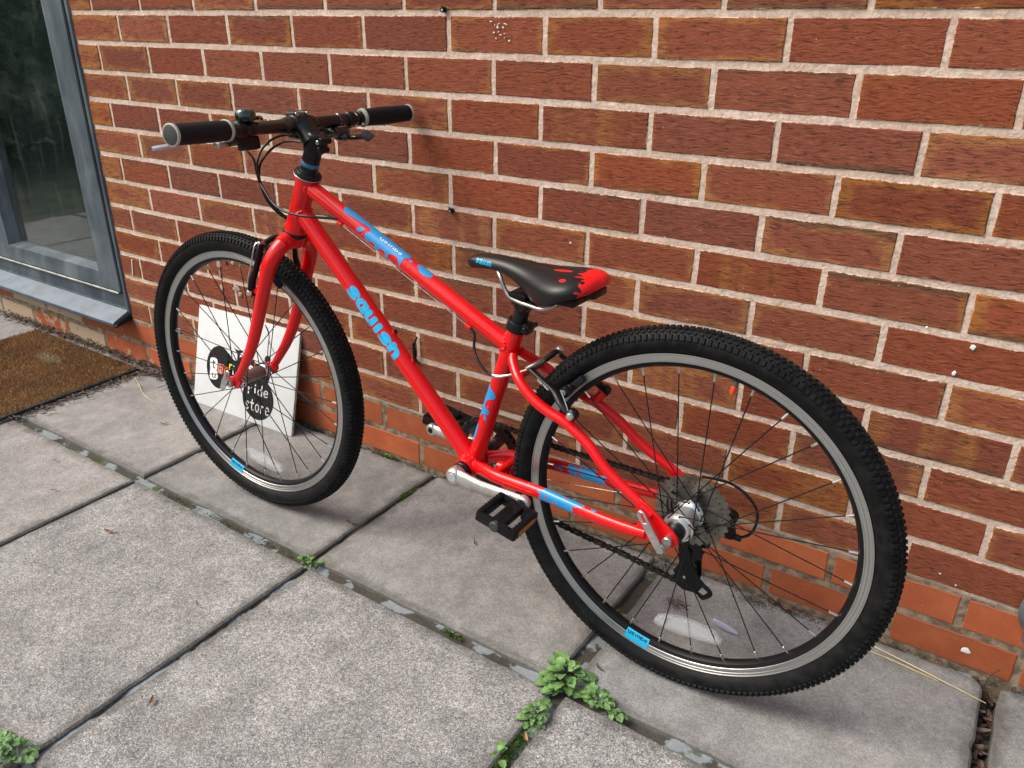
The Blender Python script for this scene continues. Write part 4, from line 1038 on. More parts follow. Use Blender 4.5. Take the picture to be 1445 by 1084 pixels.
    for k in range(28):
        th = phase + k * pitch; side = 0 if k % 2 == 0 else 1; dr = 1 if (k // 2) % 2 == 0 else -1
        key = (side, dr)
        if key not in smesh:
            mm = MB(); P1 = Vector((.2640, (.0022 if side == 0 else -.0022), 0)); aa = dr * rad(80) + .03
            P0 = Vector((fr * math.cos(aa), fl[side] + (-.0026 if dr > 0 else .0026) * (1 if side == 0 else -1), fr * math.sin(aa)))
            d = (P0 - P1).normalized(); tube(mm, [P1 + d * .010, P0], .00105, 6, 1)
            cyl(mm, P0 + Vector((0, -.003, 0)), P0 + Vector((0, .003, 0)), .0014, 6)
            me1 = mm.build('spoke', M['spoke'], w).data
            mm = MB(); cyl(mm, P1 - d * .002, P1 + d * .0140, .0022, 8, bev=.0005); me2 = mm.build('nipple', M['silver'], w).data
            for c_ in list(w.children):
                if c_.data in (me1, me2): bpy.data.objects.remove(c_)
            smesh[key] = (me1, me2)
        for me_, nm in zip(smesh[key], ('spoke', 'nipple')):
            q = link(me_, nm, w); q.rotation_euler = (0, -th, 0)
    return w
wr = wheel(0, rad(42.7), False)
wf = wheel(1.0371, rad(.3), True, yaw=.0125, lean=-.004)
# valve
m = MB(); a = rad(101.1); d = Vector((math.cos(a), 0, math.sin(a))); cyl(m, d * .264, d * .247, .0034, 12); m.build('valve', M['strap'], wr)
m = MB(); lathe(m, d * .2535, d * .238, [(0, .0042), (.002, .0046), (.010, .0044), (.0135, .0034), (.0145, .001)], 14); m.build('valve_cap', M['orange'], wr)
m = MB(); a = rad(12); d = Vector((math.cos(a), 0, math.sin(a))); cyl(m, d * .264, d * .243, .0034, 12); m.build('valve', M['strap'], wf)
# rim stickers with upside-down lettering
def arcmesh(name, a0, a1, r0, r1, s0, s1, mat, w):
    vs = []; fs = []; n = 14
    for i in range(n + 1):
        a = rad(a0 + (a1 - a0) * i / n)
        for r_, s_ in ((r0, s0), ((r0 + r1) / 2, (s0 + s1) / 2), (r1, s1)): vs.append((r_ * math.cos(a), s_, r_ * math.sin(a)))
    for i in range(n):
        for j in (0, 1): q = i * 3 + j; fs.append((q, q + 1, q + 4, q + 3))
    mm = MB(); mm.add(vs, fs); return mm.build(name, mat, w)
SQb = script_word('squish', .26)
for w, a0, a1 in ((wr, -73.2, -82.6), (wf, -67.0, -76.0)):
    st = arcmesh('rim_sticker', a0, a1, .2712, .2826, .0122, .0124, M['cyan'], w); arcmesh('rim_sticker', a0, a1, .2640, .2712, .0070, .0122, M['cyan'], w)
    am = rad((a0 + a1) / 2); span = abs(rad(a0 - a1)) * .90
    def fn(x, y, am=am, span=span):
        th = am + (x - .5) * span; r_ = .2652 + y * .0062; s_ = .0087 + (r_ - .266) / (.2715 - .266) * .0024 if r_ > .266 else .0087 - (.266 - r_) * 1.6
        return Vector((r_ * math.cos(th), s_ + .0016, r_ * math.sin(th)))
    V = [(1 - x, 1 - y) for x, y in SQb[0]]
    # seen from the left side the wheel turns so that x grows to the right; the word stands on its head
    bmv = wrapmesh('rim_lettering', [(1 - a_, 1 - b_) for a_, b_ in V], SQb[1], lambda x, y: fn(x, y), M['blackp'], w, .06)
# wheel reflectors
def reflector(w, pts, y0, y1, mat, nm='reflector'):
    mm = MB(); P = [(v.x, v.y) for v in cr([(a_, b_, 0) for a_, b_ in pts], 5, True)]
    prism(mm, P, (1, 0, 0), (0, 0, 1), (0, 1, 0), (0, 0, 0), y0, y1, bev=.0015); return mm.build(nm, mat, w, angle=50)
reflector(wf, [(.054, -.205), (.056, -.222), (.020, -.2305), (-.020, -.2345), (-.057, -.2350), (-.0655, -.2250), (-.058, -.2150), (-.020, -.2060), (.020, -.2015)], -.007, .007, M['lens'])
reflector(wr, [(.0270, -.2085), (.0295, -.2240), (0, -.2275), (-.030, -.2245), (-.058, -.2205), (-.0850, -.2160), (-.0850, -.2070), (-.070, -.1970), (-.030, -.1930), (0, -.1980)], -.007, .007, M['lens'])
reflector(wr, [(-.0630, -.1905), (-.0660, -.2020), (-.085, -.2080), (-.1050, -.2075), (-.1075, -.2000), (-.085, -.1920)], -.030, -.022, plain('smoky_lens', (.22, .22, .27), .3, coat=.3))['label'] = 'smoky grey reflector half'

# ---- drivetrain
m = MB(); CSY = -.030
def gear(mb, c, r, teeth, y0, y1, rin, holes=0, arms=0, mi=0, th=.0022):
    n = teeth * 4; out = []
    for i in range(n):
        a = 2 * PI * i / n; k = i % 4; rr = r + (th if k in (1, 2) else -th * .6); out.append((rr * math.cos(a), rr * math.sin(a)))
    inn = [(rin * math.cos(-2 * PI * i / 40), rin * math.sin(-2 * PI * i / 40)) for i in range(40)]
    prism(mb, out, (1, 0, 0), (0, 0, 1), (0, 1, 0), c, y0, y1, mi, holes=[inn])
C0 = Vector((0, 0, 0))
sizes = [(.0635, 32), (.0555, 28), (.0475, 24), (.0415, 21), (.0355, 18), (.0315, 16), (.0275, 14), (.0215, 11)]
for i, (r_, t_) in enumerate(sizes):
    gear(m, C0, r_, t_, CSY - .0046 * i, CSY - .0046 * i - .0018, (.0455 if i == 0 else (.040 if i == 1 else .017)))
for k in range(5):
    a = 2 * PI * k / 5 + .35; d = Vector((math.cos(a), 0, math.sin(a))); t_ = Vector((-math.sin(a), 0, math.cos(a)))
    for (ya, w0) in ((CSY, .009), (CSY - .0046, .008)):
        p = [d * .016 + t_ * w0 * .5, d * .016 - t_ * w0 * .5, d * .047 + t_ * -.006 + t_ * 0, d * .047 + t_ * .006]
        vs = [q + Vector((0, ya, 0)) for q in p] + [q + Vector((0, ya - .0018, 0)) for q in p]
        m.add(vs, [(0, 1, 2, 3), (7, 6, 5, 4), (0, 4, 5, 1), (1, 5, 6, 2), (2, 6, 7, 3), (3, 7, 4, 0)])
cyl(m, (0, CSY + .002, 0), (0, CSY - .038, 0), .0185, 28)
cs = m.build('cassette', M['cog'], wr, angle=30)
m = MB()
for k in range(32):
    a = 2 * PI * k / 32; cyl(m, (.0520 * math.cos(a), CSY + .0006, .0520 * math.sin(a)), (.0520 * math.cos(a), CSY - .0001, .0520 * math.sin(a)), .0013, 8)
ch_ = m.build('cog_holes', M['dark'], wr); ch_['kind'] = 'stuff'
# chainset
m = MB(); gear(m, BB, .0700, 34, -.0455, -.0475, .0540); ring = m.build('chainring', plain('chainring_black', (.020, .020, .021), .35, .6), bike, angle=30)
m = MB(); BBv = Vector(BB)
def ringdisc(mb, c, ro, ri, y0, y1, segs=64):
    vs = []; fs = []
    for k in range(segs):
        a = 2 * PI * k / segs
        for r_, y in ((ri, y0), (ro - .001, y0), (ro, (y0 + y1) / 2), (ro - .001, y1), (ri, y1)): vs.append(c + Vector((r_ * math.cos(a), y, r_ * math.sin(a))))
    for k in range(segs):
        for i in range(5): fs.append((k * 5 + i, k * 5 + (i + 1) % 5, ((k + 1) % segs) * 5 + (i + 1) % 5, ((k + 1) % segs) * 5 + i))
    mb.add(vs, fs)
ringdisc(m, BBv, .0745, .0600, -.0500, -.0525); ringdisc(m, BBv, .0600, .0520, -.0465, -.0495); ringdisc(m, BBv, .0260, .004, -.040, -.052)
for k in range(5):
    a = 2 * PI * k / 5 + .95; d = Vector((math.cos(a), 0, math.sin(a))); t_ = Vector((-math.sin(a), 0, math.cos(a)))
    p = [BBv + d * .020 + t_ * .010, BBv + d * .020 - t_ * .010, BBv + d * .058 - t_ * .013, BBv + d * .058 + t_ * .013]
    vs = [q + Vector((0, -.044, 0)) for q in p] + [q + Vector((0, -.051, 0)) for q in p]; m.add(vs, [(0, 1, 2, 3), (7, 6, 5, 4), (0, 4, 5, 1), (1, 5, 6, 2), (2, 6, 7, 3), (3, 7, 4, 0)])
m.build('chain_guard', M['gloss'], bike, angle=30)
m = MB(); cyl(m, K(.421, .0342, -.03), K(.421, .0440, -.03), .0185, 28); cyl(m, K(.421, -.0342, -.03), K(.421, -.0420, -.03), .0185, 28); m.build('bottom_bracket_cup', M['black'], bike)
def crank(sg, E0):
    mm = MB(); P0, P1 = K(.421, sg * .0600, -.030), K(*E0)
    pts = [P0, P0.lerp(P1, .12), P0.lerp(P1, .4) + Vector((0, sg * .003, 0)), P0.lerp(P1, .8), P1]
    tube(mm, pts, [.0165, .0160, .0130, .0122, .0128], 24, 6, flat=(.95, .56), up=(0, 0, 1))
    cyl(mm, P0 + Vector((0, -sg * .016, 0)), P0 + Vector((0, sg * .0095, 0)), .0168, 28, bev=.004); cyl(mm, P1 + Vector((0, -sg * .0072, 0)), P1 + Vector((0, sg * .0075, 0)), .0130, 24, bev=.003)
    c_ = mm.build('crank_arm', M['crank'], bike, angle=45)
    mm = MB(); cyl(mm, P0 + Vector((0, sg * .0095, 0)), P0 + Vector((0, sg * .0108, 0)), .0088, 20, bev=.0005); mm.build('dust_cap', plain('grey_cap', (.42, .44, .46), .45, .3), c_)
    mm = MB(); cyl(mm, P1 + Vector((0, -sg * .0073, 0)), P1 + Vector((0, -sg * .0082, 0)), .0060, 18, bev=.0004); mm.build('axle_end', M['dark'], c_)
    return P1
PL = crank(1, (.2660, .0700, -.0265)); PR = crank(-1, (.5760, -.0700, -.0335))
def pedal(P, sg, tilt, amber=True):
    mm = MB(); Rm = Matrix.Rotation(tilt, 3, 'Y')
    T = lambda a, s, b: P + Rm @ Vector((a, 0, b)) + Vector((0, sg * s, 0))
    hx, th = .0400, .0200
    for sx in (1, -1): box(mm, T(sx * (hx - .006), .0525, 0), (.011, .074, th), Rm, bev=.0025)
    box(mm, T(0, .0525, 0), (.026, .070, .015), Rm, bev=.004)
    for s_ in (.0195, .0860): box(mm, T(0, s_, 0), (.078, .010, th * .92), Rm, bev=.003)
    box(mm, T(0, .052, 0), (.078, .006, .010), Rm, bev=.0015) if False else None
    cyl(mm, T(0, .008, 0), T(0, .024, 0), .0085, 14)
    for i in range(8):
        for sx in (1, -1): box(mm, T(sx * (hx - .006), .024 + i * .0082, th / 2), (.010, .0035, .0030), Rm, bev=.0006); box(mm, T(sx * (hx - .006), .024 + i * .0082, -th / 2), (.010, .0035, .0030), Rm, bev=.0006)
    pd = mm.build('pedal', M['black'], bike)
    mm = MB(); cyl(mm, T(0, .084, 0), T(0, .0945, 0), .0098, 20, bev=.002); mm.build('pedal_cap', M['capg'], pd)
    for sx in (1, -1): mm = MB(); box(mm, T(sx * (hx + .0002), .0525, 0), (.0018, .050, .0105), Rm, bev=.0006); mm.build('reflector', M['amber'], pd)
    mm = MB(); cyl(mm, T(0, .004, 0), T(0, .014, 0), .0060, 6, bev=.0005); mm.build('spindle', M['anod'], pd)
pedal(PL, 1, -.20); pedal(PR, -1, -.15)
# chain
m = MB()
def chainrun(P):
    Q = cr(KL(P), 24); L = [0]
    for a_, b_ in zip(Q, Q[1:]): L.append(L[-1] + (b_ - a_).length)
    n = int(L[-1] / .0127); out = []; j = 0
    for i in range(n + 1):
        t = i * .0127
        while j < len(L) - 2 and L[j + 1] < t: j += 1
        k = (t - L[j]) / max(1e-9, L[j + 1] - L[j]); out.append(Q[j].lerp(Q[j + 1], min(1, k)))
    return out
ca = [(a_, b_) for a_, b_ in ((BB.x + .069 * math.cos(rad(q)), BB.z - RT + .069 * math.sin(rad(q))) for q in range(-100, 101, 20))]
runs = [[(ca[-1][0], -.0480, ca[-1][1])] + [(.34, -.0470, .0345), (.2833, -.0465, .0300), (.2278, -.0460, .0292), (.141, -.0455, .0312), (.070, -.045, .0318), (.020, -.045, .0350), (-.008, -.045, .0330), (-.030, -.045, .016), (-.034, -.045, -.006), (-.022, -.045, -.030), (0.008, -.047, -.052), (.016, -.050, -.075), (.0, -.052, -.098), (-.010, -.053, -.118), (-.012, -.053, -.145), (.0, -.053, -.163), (.0300, -.052, -.162), (.0662, -.050, -.1557), (.129, -.050, -.1472), (.2008, -.0495, -.1400), (.2655, -.049, -.1320), (.345, -.0485, -.1170), (ca[0][0], -.0480, ca[0][1])],
        [(a_, -.0480, b_) for a_, b_ in ca]]
for P in runs:
    Q = chainrun(P)
    for i, (a_, b_) in enumerate(zip(Q, Q[1:])):
        d = (b_ - a_).normalized(); up = Vector((0, 1, 0)).cross(d).normalized(); off = .0040 if i % 2 else .0028
        for sg in (1, -1):
            c_ = Vector((0, sg * off, 0)); mt = []
            for t_, w_ in ((-.0042, .0), (-.003, .0036), (.0, .0040), (.0035, .0030), (.0063, .0026), (.0092, .0030), (.0127, .0040), (.0157, .0036), (.0169, .0)):
                mt.append((t_, w_))
            top = [a_ + d * t_ + up * w_ + c_ for t_, w_ in mt]; bot = [a_ + d * t_ - up * w_ + c_ for t_, w_ in mt[::-1]]
            lo = top + bot[1:-1]; k = len(lo); e = Vector((0, sg * .0009, 0))
            m.add(lo + [q + e for q in lo], [tuple(range(k)), tuple(range(2 * k - 1, k - 1, -1))] + [(q, (q + 1) % k, k + (q + 1) % k, k + q) for q in range(k)])
        cyl(m, a_ + Vector((0, -.0050, 0)), a_ + Vector((0, .0050, 0)), .0030, 8, bev=.0003)
m.build('chain', M['chain'], bike, angle=30)
# rear derailleur
m = MB()
prism(m, [(.008, -.012), (-.008, -.010), (-.012, -.024), (-.010, -.038), (.004, -.040), (.010, -.028)], (1, 0, 0), (0, 0, 1), (0, 1, 0), K(0, 0, 0), -.068, -.074, bev=.001)
box(m, K(-.022, -.082, -.036), (.046, .022, .024), Matrix.Rotation(.45, 3, 'Y'), bev=.005)
box(m, K(-.046, -.082, -.030), (.018, .020, .040), Matrix.Rotation(-.35, 3, 'Y'), bev=.004); cyl(m, K(-.052, -.074, -.022), K(-.052, -.092, -.022), .0115, 18)
cyl(m, K(-.056, -.082, -.056), K(-.074, -.082, -.0575), .0056, 12); box(m, K(-.054, -.082, -.044), (.014, .016, .034), Matrix.Rotation(.25, 3, 'Y'), bev=.004); box(m, K(-.046, -.080, -.055), (.030, .014, .012), bev=.003)
prism(m, [(.021, -.090), (.012, -.083), (.001, -.088), (-.006, -.112), (-.020, -.134), (-.034, -.1460), (-.044, -.152), (-.046, -.162), (-.033, -.176), (-.018, -.171), (.004, -.173), (.017, -.166), (.022, -.148), (.016, -.120)], (1, 0, 0), (0, 0, 1), (0, 1, 0), K(0, 0, 0), -.0455, -.0478, bev=.0006,
      holes=[[(-.030, -.154), (-.024, -.166), (-.033, -.170), (-.041, -.160)], [(.004, -.160), (-.008, -.157), (-.010, -.161), (.004, -.165)]])
prism(m, [(.016, -.085), (.004, -.078), (-.012, -.084), (-.018, -.105), (-.022, -.140), (-.016, -.168), (.006, -.174), (.018, -.160)], (1, 0, 0), (0, 0, 1), (0, 1, 0), K(0, 0, 0), -.0590, -.0615, bev=.0006)
box(m, K(-.010, -.068, -.068), (.030, .016, .040), Matrix.Rotation(.2, 3, 'Y'), bev=.005)
tube(m, KL([(-.030, -.047, -.150), (-.040, -.047, -.153), (-.0465, -.047, -.163), (-.034, -.047, -.176), (-.026, -.047, -.172)]), .0030, 8, 4)
der = m.build('rear_derailleur', M['black'], bike)
m = MB(); gear(m, K(.000, 0, -.092), .0205, 11, -.0495, -.0575, .004); gear(m, K(.004, 0, -.148), .0205, 11, -.0495, -.0575, .004); m.build('jockey_wheel', M['anod'], der)
m = MB(); cyl(m, K(.004, -.0440, -.1465), K(.004, -.0456, -.1465), .0030, 12, bev=.0004); m.build('pulley_bolt', M['silver'], der)

# ---- quick releases
def qr(w, name, poly, y0, y1, slot):
    mm = MB(); prism(mm, poly, (1, 0, 0), (0, 0, 1), (0, 1, 0), K(0, 0, 0), y0, y1, bev=.0010, holes=[slot]); return mm.build(name, M['silver'], bike)
qr(wr, 'quick_release_lever', [(.0500, .0330), (.0510, .0400), (.0455, .0440), (.0390, .0420), (.0330, .0330), (.0000, -.0150), (.0030, -.0210), (.0115, -.0220)], .0815, .0850, [(.0455, .0385), (.0410, .0380), (.0330, .0250), (.0380, .0240)])
m = MB(); cyl(m, K(.0, .068, 0), K(.0, .080, 0), .0080, 20); cyl(m, K(.006, .0790, -.012), K(.0065, .0830, -.013), .0075, 18); m.build('quick_release_nut', M['steel'], bike)
mm = MB(); prism(mm, [(1.0240, .0330), (1.0330, .0360), (1.0400, .0300), (1.0560, .0060), (1.0660, -.0160), (1.0590, -.0200), (1.0480, -.0120), (1.0340, .0120)], (1, 0, 0), (0, 0, 1), (0, 1, 0), K(0, 0, 0), .0665, .0700, bev=.0010, holes=[[(1.0300, .0290), (1.0350, .0260), (1.0400, .0120), (1.0340, .0180)]]); mm.build('quick_release_lever', M['silver'], bike)
m = MB(); cyl(m, K(1.0371, .056, 0), K(1.0371, .0660, 0), .0080, 20); cyl(m, K(1.0371, -.056, 0), K(1.0371, -.066, 0), .0080, 20); m.build('quick_release_nut', M['steel'], bike)

# ---- rear brake
def vbrake(front):
    if not front:
        piv = lambda sg: K(.186, sg * .060, .160); top = {1: K(.2810, .033, .2070), -1: K(.2665, -.033, .2190)}; mid = lambda sg: K(.226, sg * .047, .186); pad = lambda sg: K(.2075, sg * .0185, .1900); padir = Vector((-.68, 0, .73)); out = Vector((-.05, 0, -.02)); tdir = Vector((.7, 0, .5))
    else:
        piv = lambda sg: K(.929, sg * .0610, .2300); top = {1: K(.9060, .042, .3280), -1: K(.9040, -.042, .3280)}; mid = lambda sg: K(.9175, sg * .052, .280); pad = lambda sg: K(.9095, sg * .0185, .2530); padir = Vector((.80, 0, .60)); tdir = Vector((0, 0, 1))
    for sg in (1, -1):
        mm = MB(); P = piv(sg)
        tube(mm, [P, P.lerp(mid(sg), .5) + Vector((0, sg * .004, 0)), mid(sg), mid(sg).lerp(top[sg], .55), top[sg]], [.0085, .0075, .0062, .0052, .0050], 12, 5, flat=(.75, 1.15), up=(1, 0, 0) if front else (0, 0, 1))
        cyl(mm, P + Vector((0, -sg * .010, 0)), P + Vector((0, sg * .006, 0)), .0100, 20, bev=.003)
        arm = mm.build('brake_arm', M['black'], bike)
        mm = MB(); lathe(mm, P + Vector((0, sg * .005, 0)), P + Vector((0, sg * .02, 0)), [(0, .0070), (.003, .0068), (.0055, .0050), (.0065, .001)], 18); mm.build('pivot_bolt', M['silver'], arm)
        # pad and holder
        mm = MB(); pc = pad(sg); d = padir.normalized(); z_ = Vector((0, 1, 0)).cross(d)
        rm = Matrix((d, Vector((0, 1, 0)), z_)).transposed()
        box(mm, pc, (.052, .0090, .0125), rm, bev=.0030); pdn = mm.build('brake_pad', M['rubber'], bike)
        mm = MB(); cyl(mm, pc, pc + Vector((0, sg * .032, 0)), .0040, 12); cyl(mm, pc + Vector((0, sg * .012, 0)), pc + Vector((0, sg * .020, 0)), .0085, 18, bev=.002); box(mm, pc + Vector((0, sg * .026, 0)), (.018, .010, .018), rm, bev=.004); mm.build('pad_holder', M['black'], pdn)
        mm = MB(); cyl(mm, pc + Vector((0, sg * .030, 0)), pc + Vector((0, sg * .0355, 0)), .0048, 6, bev=.0008); mm.build('pad_nut', M['steel'], pdn)
    return top
tr = vbrake(False); tf = vbrake(True)
m = MB(); tube(m, KL([(.190, .066, .168), (.200, .061, .182), (.211, .056, .196)]), .0010, 6, 4); m.build('brake_spring', M['silver'], bike); m = MB(); tube(m, KL([(.9345, .064, .236), (.930, .064, .262), (.9200, .060, .295), (.9115, .055, .3270), (.906, .046, .334)]), .0013, 6, 5); m.build('brake_spring', M['silver'], bike)
# white print on the brake arm
Vt, Ft = text2d('TEKTRO', .0, 1.0)
ma_, mb_ = K(.2280, .0520, .1885), K(.2560, .0460, .2000); md = (mb_ - ma_).normalized(); mu = Vector((0, 1, 0)).cross(md).normalized(); mu = mu if mu.z > 0 else -mu; mo_ = md.cross(mu); mo_ = mo_ if mo_.y > 0 else -mo_
mm = MB(); mm.add([mb_ - md * (x * .027) + mu * (y * .0036 - .0008) + mo_ * .0068 for x, y in Vt], Ft); mm.build('brake_lettering', M['white'], bike, smooth=False)
m = MB(); cyl(m, tr[-1] + Vector((.0, .006, .002)), tr[-1] + Vector((.0, -.008, .002)), .0062, 14); lathe(m, tr[-1] + Vector((0, .004, .004)), tr[-1] + Vector((-.012, .004, .016)), [(0, .0065), (.006, .0075), (.010, .006), (.012, .001)], 16); m.build('cable_anchor', M['silver'], bike)
m = MB(); cyl(m, tf[1] + Vector((.004, -.010, -.001)), tf[1] + Vector((.004, .004, -.001)), .0046, 12); m.build('cable_anchor', M['steel'], bike)
# rear noodle, boot, front noodle, boot
m = MB(); tube(m, KL([(.3560, .0355, .1795), (.3450, .0350, .1793), (.3250, .0335, .1860), (.3040, .0325, .1960), (.2870, .0315, .2055)]), [.0032, .0032, .0021, .0021, .0021], 10, 5); m.build('brake_noodle', M['silver'], bike)
m = MB(); tube(m, KL([(.2900, .0320, .2045), (.2780, .022, .2125), (.2690, .010, .2185)]), [.0052, .0058, .0048], 12, 4); m.build('noodle_clamp', plain('bronze_grey', (.16, .13, .11), .35, .8, var=.3), bike)
m = MB(); tube(m, KL([(.2710, .012, .2175), (.2640, -.002, .2245), (.2620, -.014, .2275), (.2640, -.026, .2240)]), [.0045, .0052, .0050, .0030], 12, 5); m.build('rubber_boot', M['rubber'], bike)
m = MB(); tube(m, KL([(.9100, .040, .3240), (.9160, .022, .3265), (.9150, .004, .3320), (.9080, -.012, .3340)]), [.0036, .0056, .0054, .0040], 12, 5); m.build('rubber_boot', M['rubber'], bike)
m = MB(); tube(m, KL([(.9080, -.010, .3340), (.9060, -.030, .3360), (.9040, -.044, .3340), (.8960, -.050, .3480), (.8900, -.040, .3620), (.8870, -.022, .3700)]), .0022, 10, 5); m.build('brake_noodle', M['steel'], bike)
m = MB(); tube(m, KL([(.9150, .050, .2830), (.9185, .046, .2860), (.9100, .040, .2855)]), .0018, 8, 4); m.build('red_wire_clip', M['redp'], bike)
# ---- cables
def cable(name, P, r=.0025, mat=None, n=8): mm = MB(); tube(mm, [q if isinstance(q, Vector) else K(*q) for q in P], r, 10, n); return mm.build(name, mat or M['housing'], bike)
cable('cable_housing', [K(.8310, -.045, .5130) + Vector((0, 0, .004)), (.870, -.050, .5180), (.9000, -.042, .5175), (.9138, -.030, .5106), (.9150, -.006, .4990), (.9197, .010, .4812), (.9225, .015, .4640), (.9167, .020, .4444), (.8977, .026, .4296), (.8742, .032, .4130), (.8496, .036, .4035), (.8204, .036, .3985), (.7839, .033, .3972), gA - te * .016, gA - te * .004])
cable('cable_housing', [(.842, -.072, .525), (.880, -.062, .5300), (.9080, -.036, .5280), (.9170, -.012, .5180), (.9235, .006, .4998), (.9217, .018, .4800), (.9215, .018, .4560), (.9180, .012, .4250), (.9040, .004, .3980), (.8880, -.010, .3760), (.868, -.024, .3560), (.835, -.026, .350)])
cable('cable_housing', [(.832, .112, .5270), (.8520, .096, .5170), (.8772, .062, .4955), (.9000, .040, .4710), (.9180, .020, .4439), (.9185, .008, .4107), (.9070, -.002, .3880), (.8920, -.016, .3700), (.888, -.022, .366)])
m = MB(); tube(m, KL([(.9080, .0035, .4040), (.8960, -.005, .3870)]), .0031, 10, 1); m.build('ferrule', M['silver'], bike)
m = MB(); tube(m, [gA, gB], .0009, 6, 1); m.build('inner_cable', M['silver'], bike)
cable('cable_housing', [gB + te * .002, gB + te * .016 + Vector((0, .002, -.004)), (.4060, .020, .2140), (.3907, .030, .1962), (.3680, .0355, .1815), (.3560, .0355, .1795)])
cable('cable_housing', [(.002, -.066, .0470), (-.0202, -.070, .0477), (-.0438, -.076, .0445), (-.0703, -.081, .0301), (-.0906, -.085, .0048), (-.0931, -.086, -.0230), (-.0855, -.085, -.0450), (-.0700, -.082, -.0560)])
cable('inner_cable', [(.400, -.030, -.050), (.2941, -.048, -.0470), (.15, -.058, -.030), (.060, -.064, -.014)], .0009, M['silver'])
# ---- seat post, clamp, saddle
se = (ST0 - BB).normalized()
m = MB(); cyl(m, ST0 - se * .010, ST0 + se * .048, .0136, 28); m.build('seat_post', M['anod'], bike)
m = MB(); lathe(m, ST0 - se * .006, ST0 + se * .014, [(0, .0178), (.001, .0190), (.017, .0190), (.019, .0178), (.0195, .0140)], 32); box(m, ST0 + se * .004 + Vector((-.023, .004, 0)), (.014, .024, .018), Matrix.Rotation(-.32, 3, 'Y'), bev=.003); cyl(m, ST0 + se * .004 + Vector((-.024, .020, 0)), ST0 + se * .004 + Vector((-.024, -.020, 0)), .0045, 12); m.build('seat_clamp', M['black'], bike)
m = MB(); SP = ST0 + se * .048; box(m, SP + Vector((-.004, 0, .004)), (.040, .040, .016), Matrix.Rotation(-.10, 3, 'Y'), bev=.005); cyl(m, SP + Vector((-.004, -.024, .0)), SP + Vector((-.004, .024, .0)), .0140, 20, bev=.004); box(m, SP + Vector((.002, 0, .016)), (.034, .050, .010), bev=.003); m.build('saddle_clamp', M['black'], bike)
m = MB()
for sg in (1, -1): tube(m, KL([(.3640, sg * .012, .3590), (.3530, sg * .0195, .3500), (.3460, sg * .021, .3370), (.3350, sg * .022, .3225), (.3200, sg * .022, .3160), (.2950, sg * .022, .3125), (.2700, sg * .022, .3110), (.2450, sg * .030, .3220), (.2250, sg * .036, .3380)]), .0035, 12, 5)
m.build('saddle_rail', M['steel'], bike)
# saddle shell: stations (a, half width, top z, side drop, skirt z)
ST = [(.4285, .004, .3640, .002, .3600), (.4255, .0120, .3700, .006, .3545), (.4150, .0170, .3755, .010, .3540), (.3950, .0195, .3790, .013, .3565), (.3700, .0212, .3800, .015, .3580), (.3450, .0235, .3795, .016, .3550), (.3200, .0290, .3780, .019, .3460),
      (.2950, .0390, .3765, .023, .3350), (.2720, .0520, .3760, .026, .3270), (.2480, .0640, .3765, .026, .3290), (.2250, .0690, .3780, .025, .3375), (.2050, .0650, .3785, .022, .3450), (.1900, .0540, .3770, .019, .3520), (.1800, .0380, .3735, .013, .3560), (.1745, .0160, .3680, .005, .3600)]
vs = []; fs = []; NS = 26
STs = list(zip(*[[v.x for v in cr([(q[i], 0, 0) for q in ST], 5)] for i in range(5)]))
for a_, w_, zt, dr, zs in STs:
    for i in range(NS):
        t = -1 + 2 * i / (NS - 1); tt = abs(t)
        if tt < .80:
            q = tt / .80; s_ = w_ * math.sin(q * PI / 2) ** .9 * .985 * (1 if t > 0 else -1); z_ = zt - dr * (1 - math.cos(q * PI / 2)) ** 1.1 * 1.0 - .0022 * math.exp(-(s_ / .006) ** 2)
        else:
            q = (tt - .80) / .20; s_ = (w_ * (.985 + .015 * math.sin(q * PI)) - .006 * q * q) * (1 if t > 0 else -1); z_ = (zt - dr) * (1 - q) + zs * q
        vs.append(K(a_, s_, z_))
n_st = len(STs)
for i in range(n_st - 1):
    for j in range(NS - 1): a_ = i * NS + j; fs.append((a_, a_ + NS, a_ + NS + 1, a_ + 1))
    fs.append((i * NS, i * NS + NS - 1, (i + 1) * NS + NS - 1, (i + 1) * NS))
fs.append(tuple(range(NS))); fs.append(tuple((n_st - 1) * NS + q for q in range(NS))[::-1])
m = MB(); m.add(vs, fs); sad = m.build('saddle', M['saddle'], bike, angle=60)
bm = bmesh.new(); bm.from_mesh(sad.data); bmesh.ops.recalc_face_normals(bm, faces=list(bm.faces)); bm.to_mesh(sad.data); bvh = BVHTree.FromBMesh(bm); 
m = MB(); 
for zc, k in ((.339, 1.0),): box(m, K(.240, 0, .336), (.075, .085, .012), bev=.004); box(m, K(.188, 0, .349), (.020, .046, .012), bev=.003)
m.build('saddle_base', M['black'], sad)
def proj_saddle(x, y):
    p0 = Vector((x, .3, y)); h = bvh.ray_cast(p0, Vector((0, -1, 0)))
    return (h[0] + h[1] * .0005) if h[0] else Vector((x, .02, y))
SQm = script_word('squish', .32)
wrapmesh('saddle_lettering', [(.4035 - x * .0330, .3655 + RT + y * .0095 - x * .0022) for x, y in SQm[0]], SQm[1], proj_saddle, M['cyan'], sad, .0016)
bm.free()

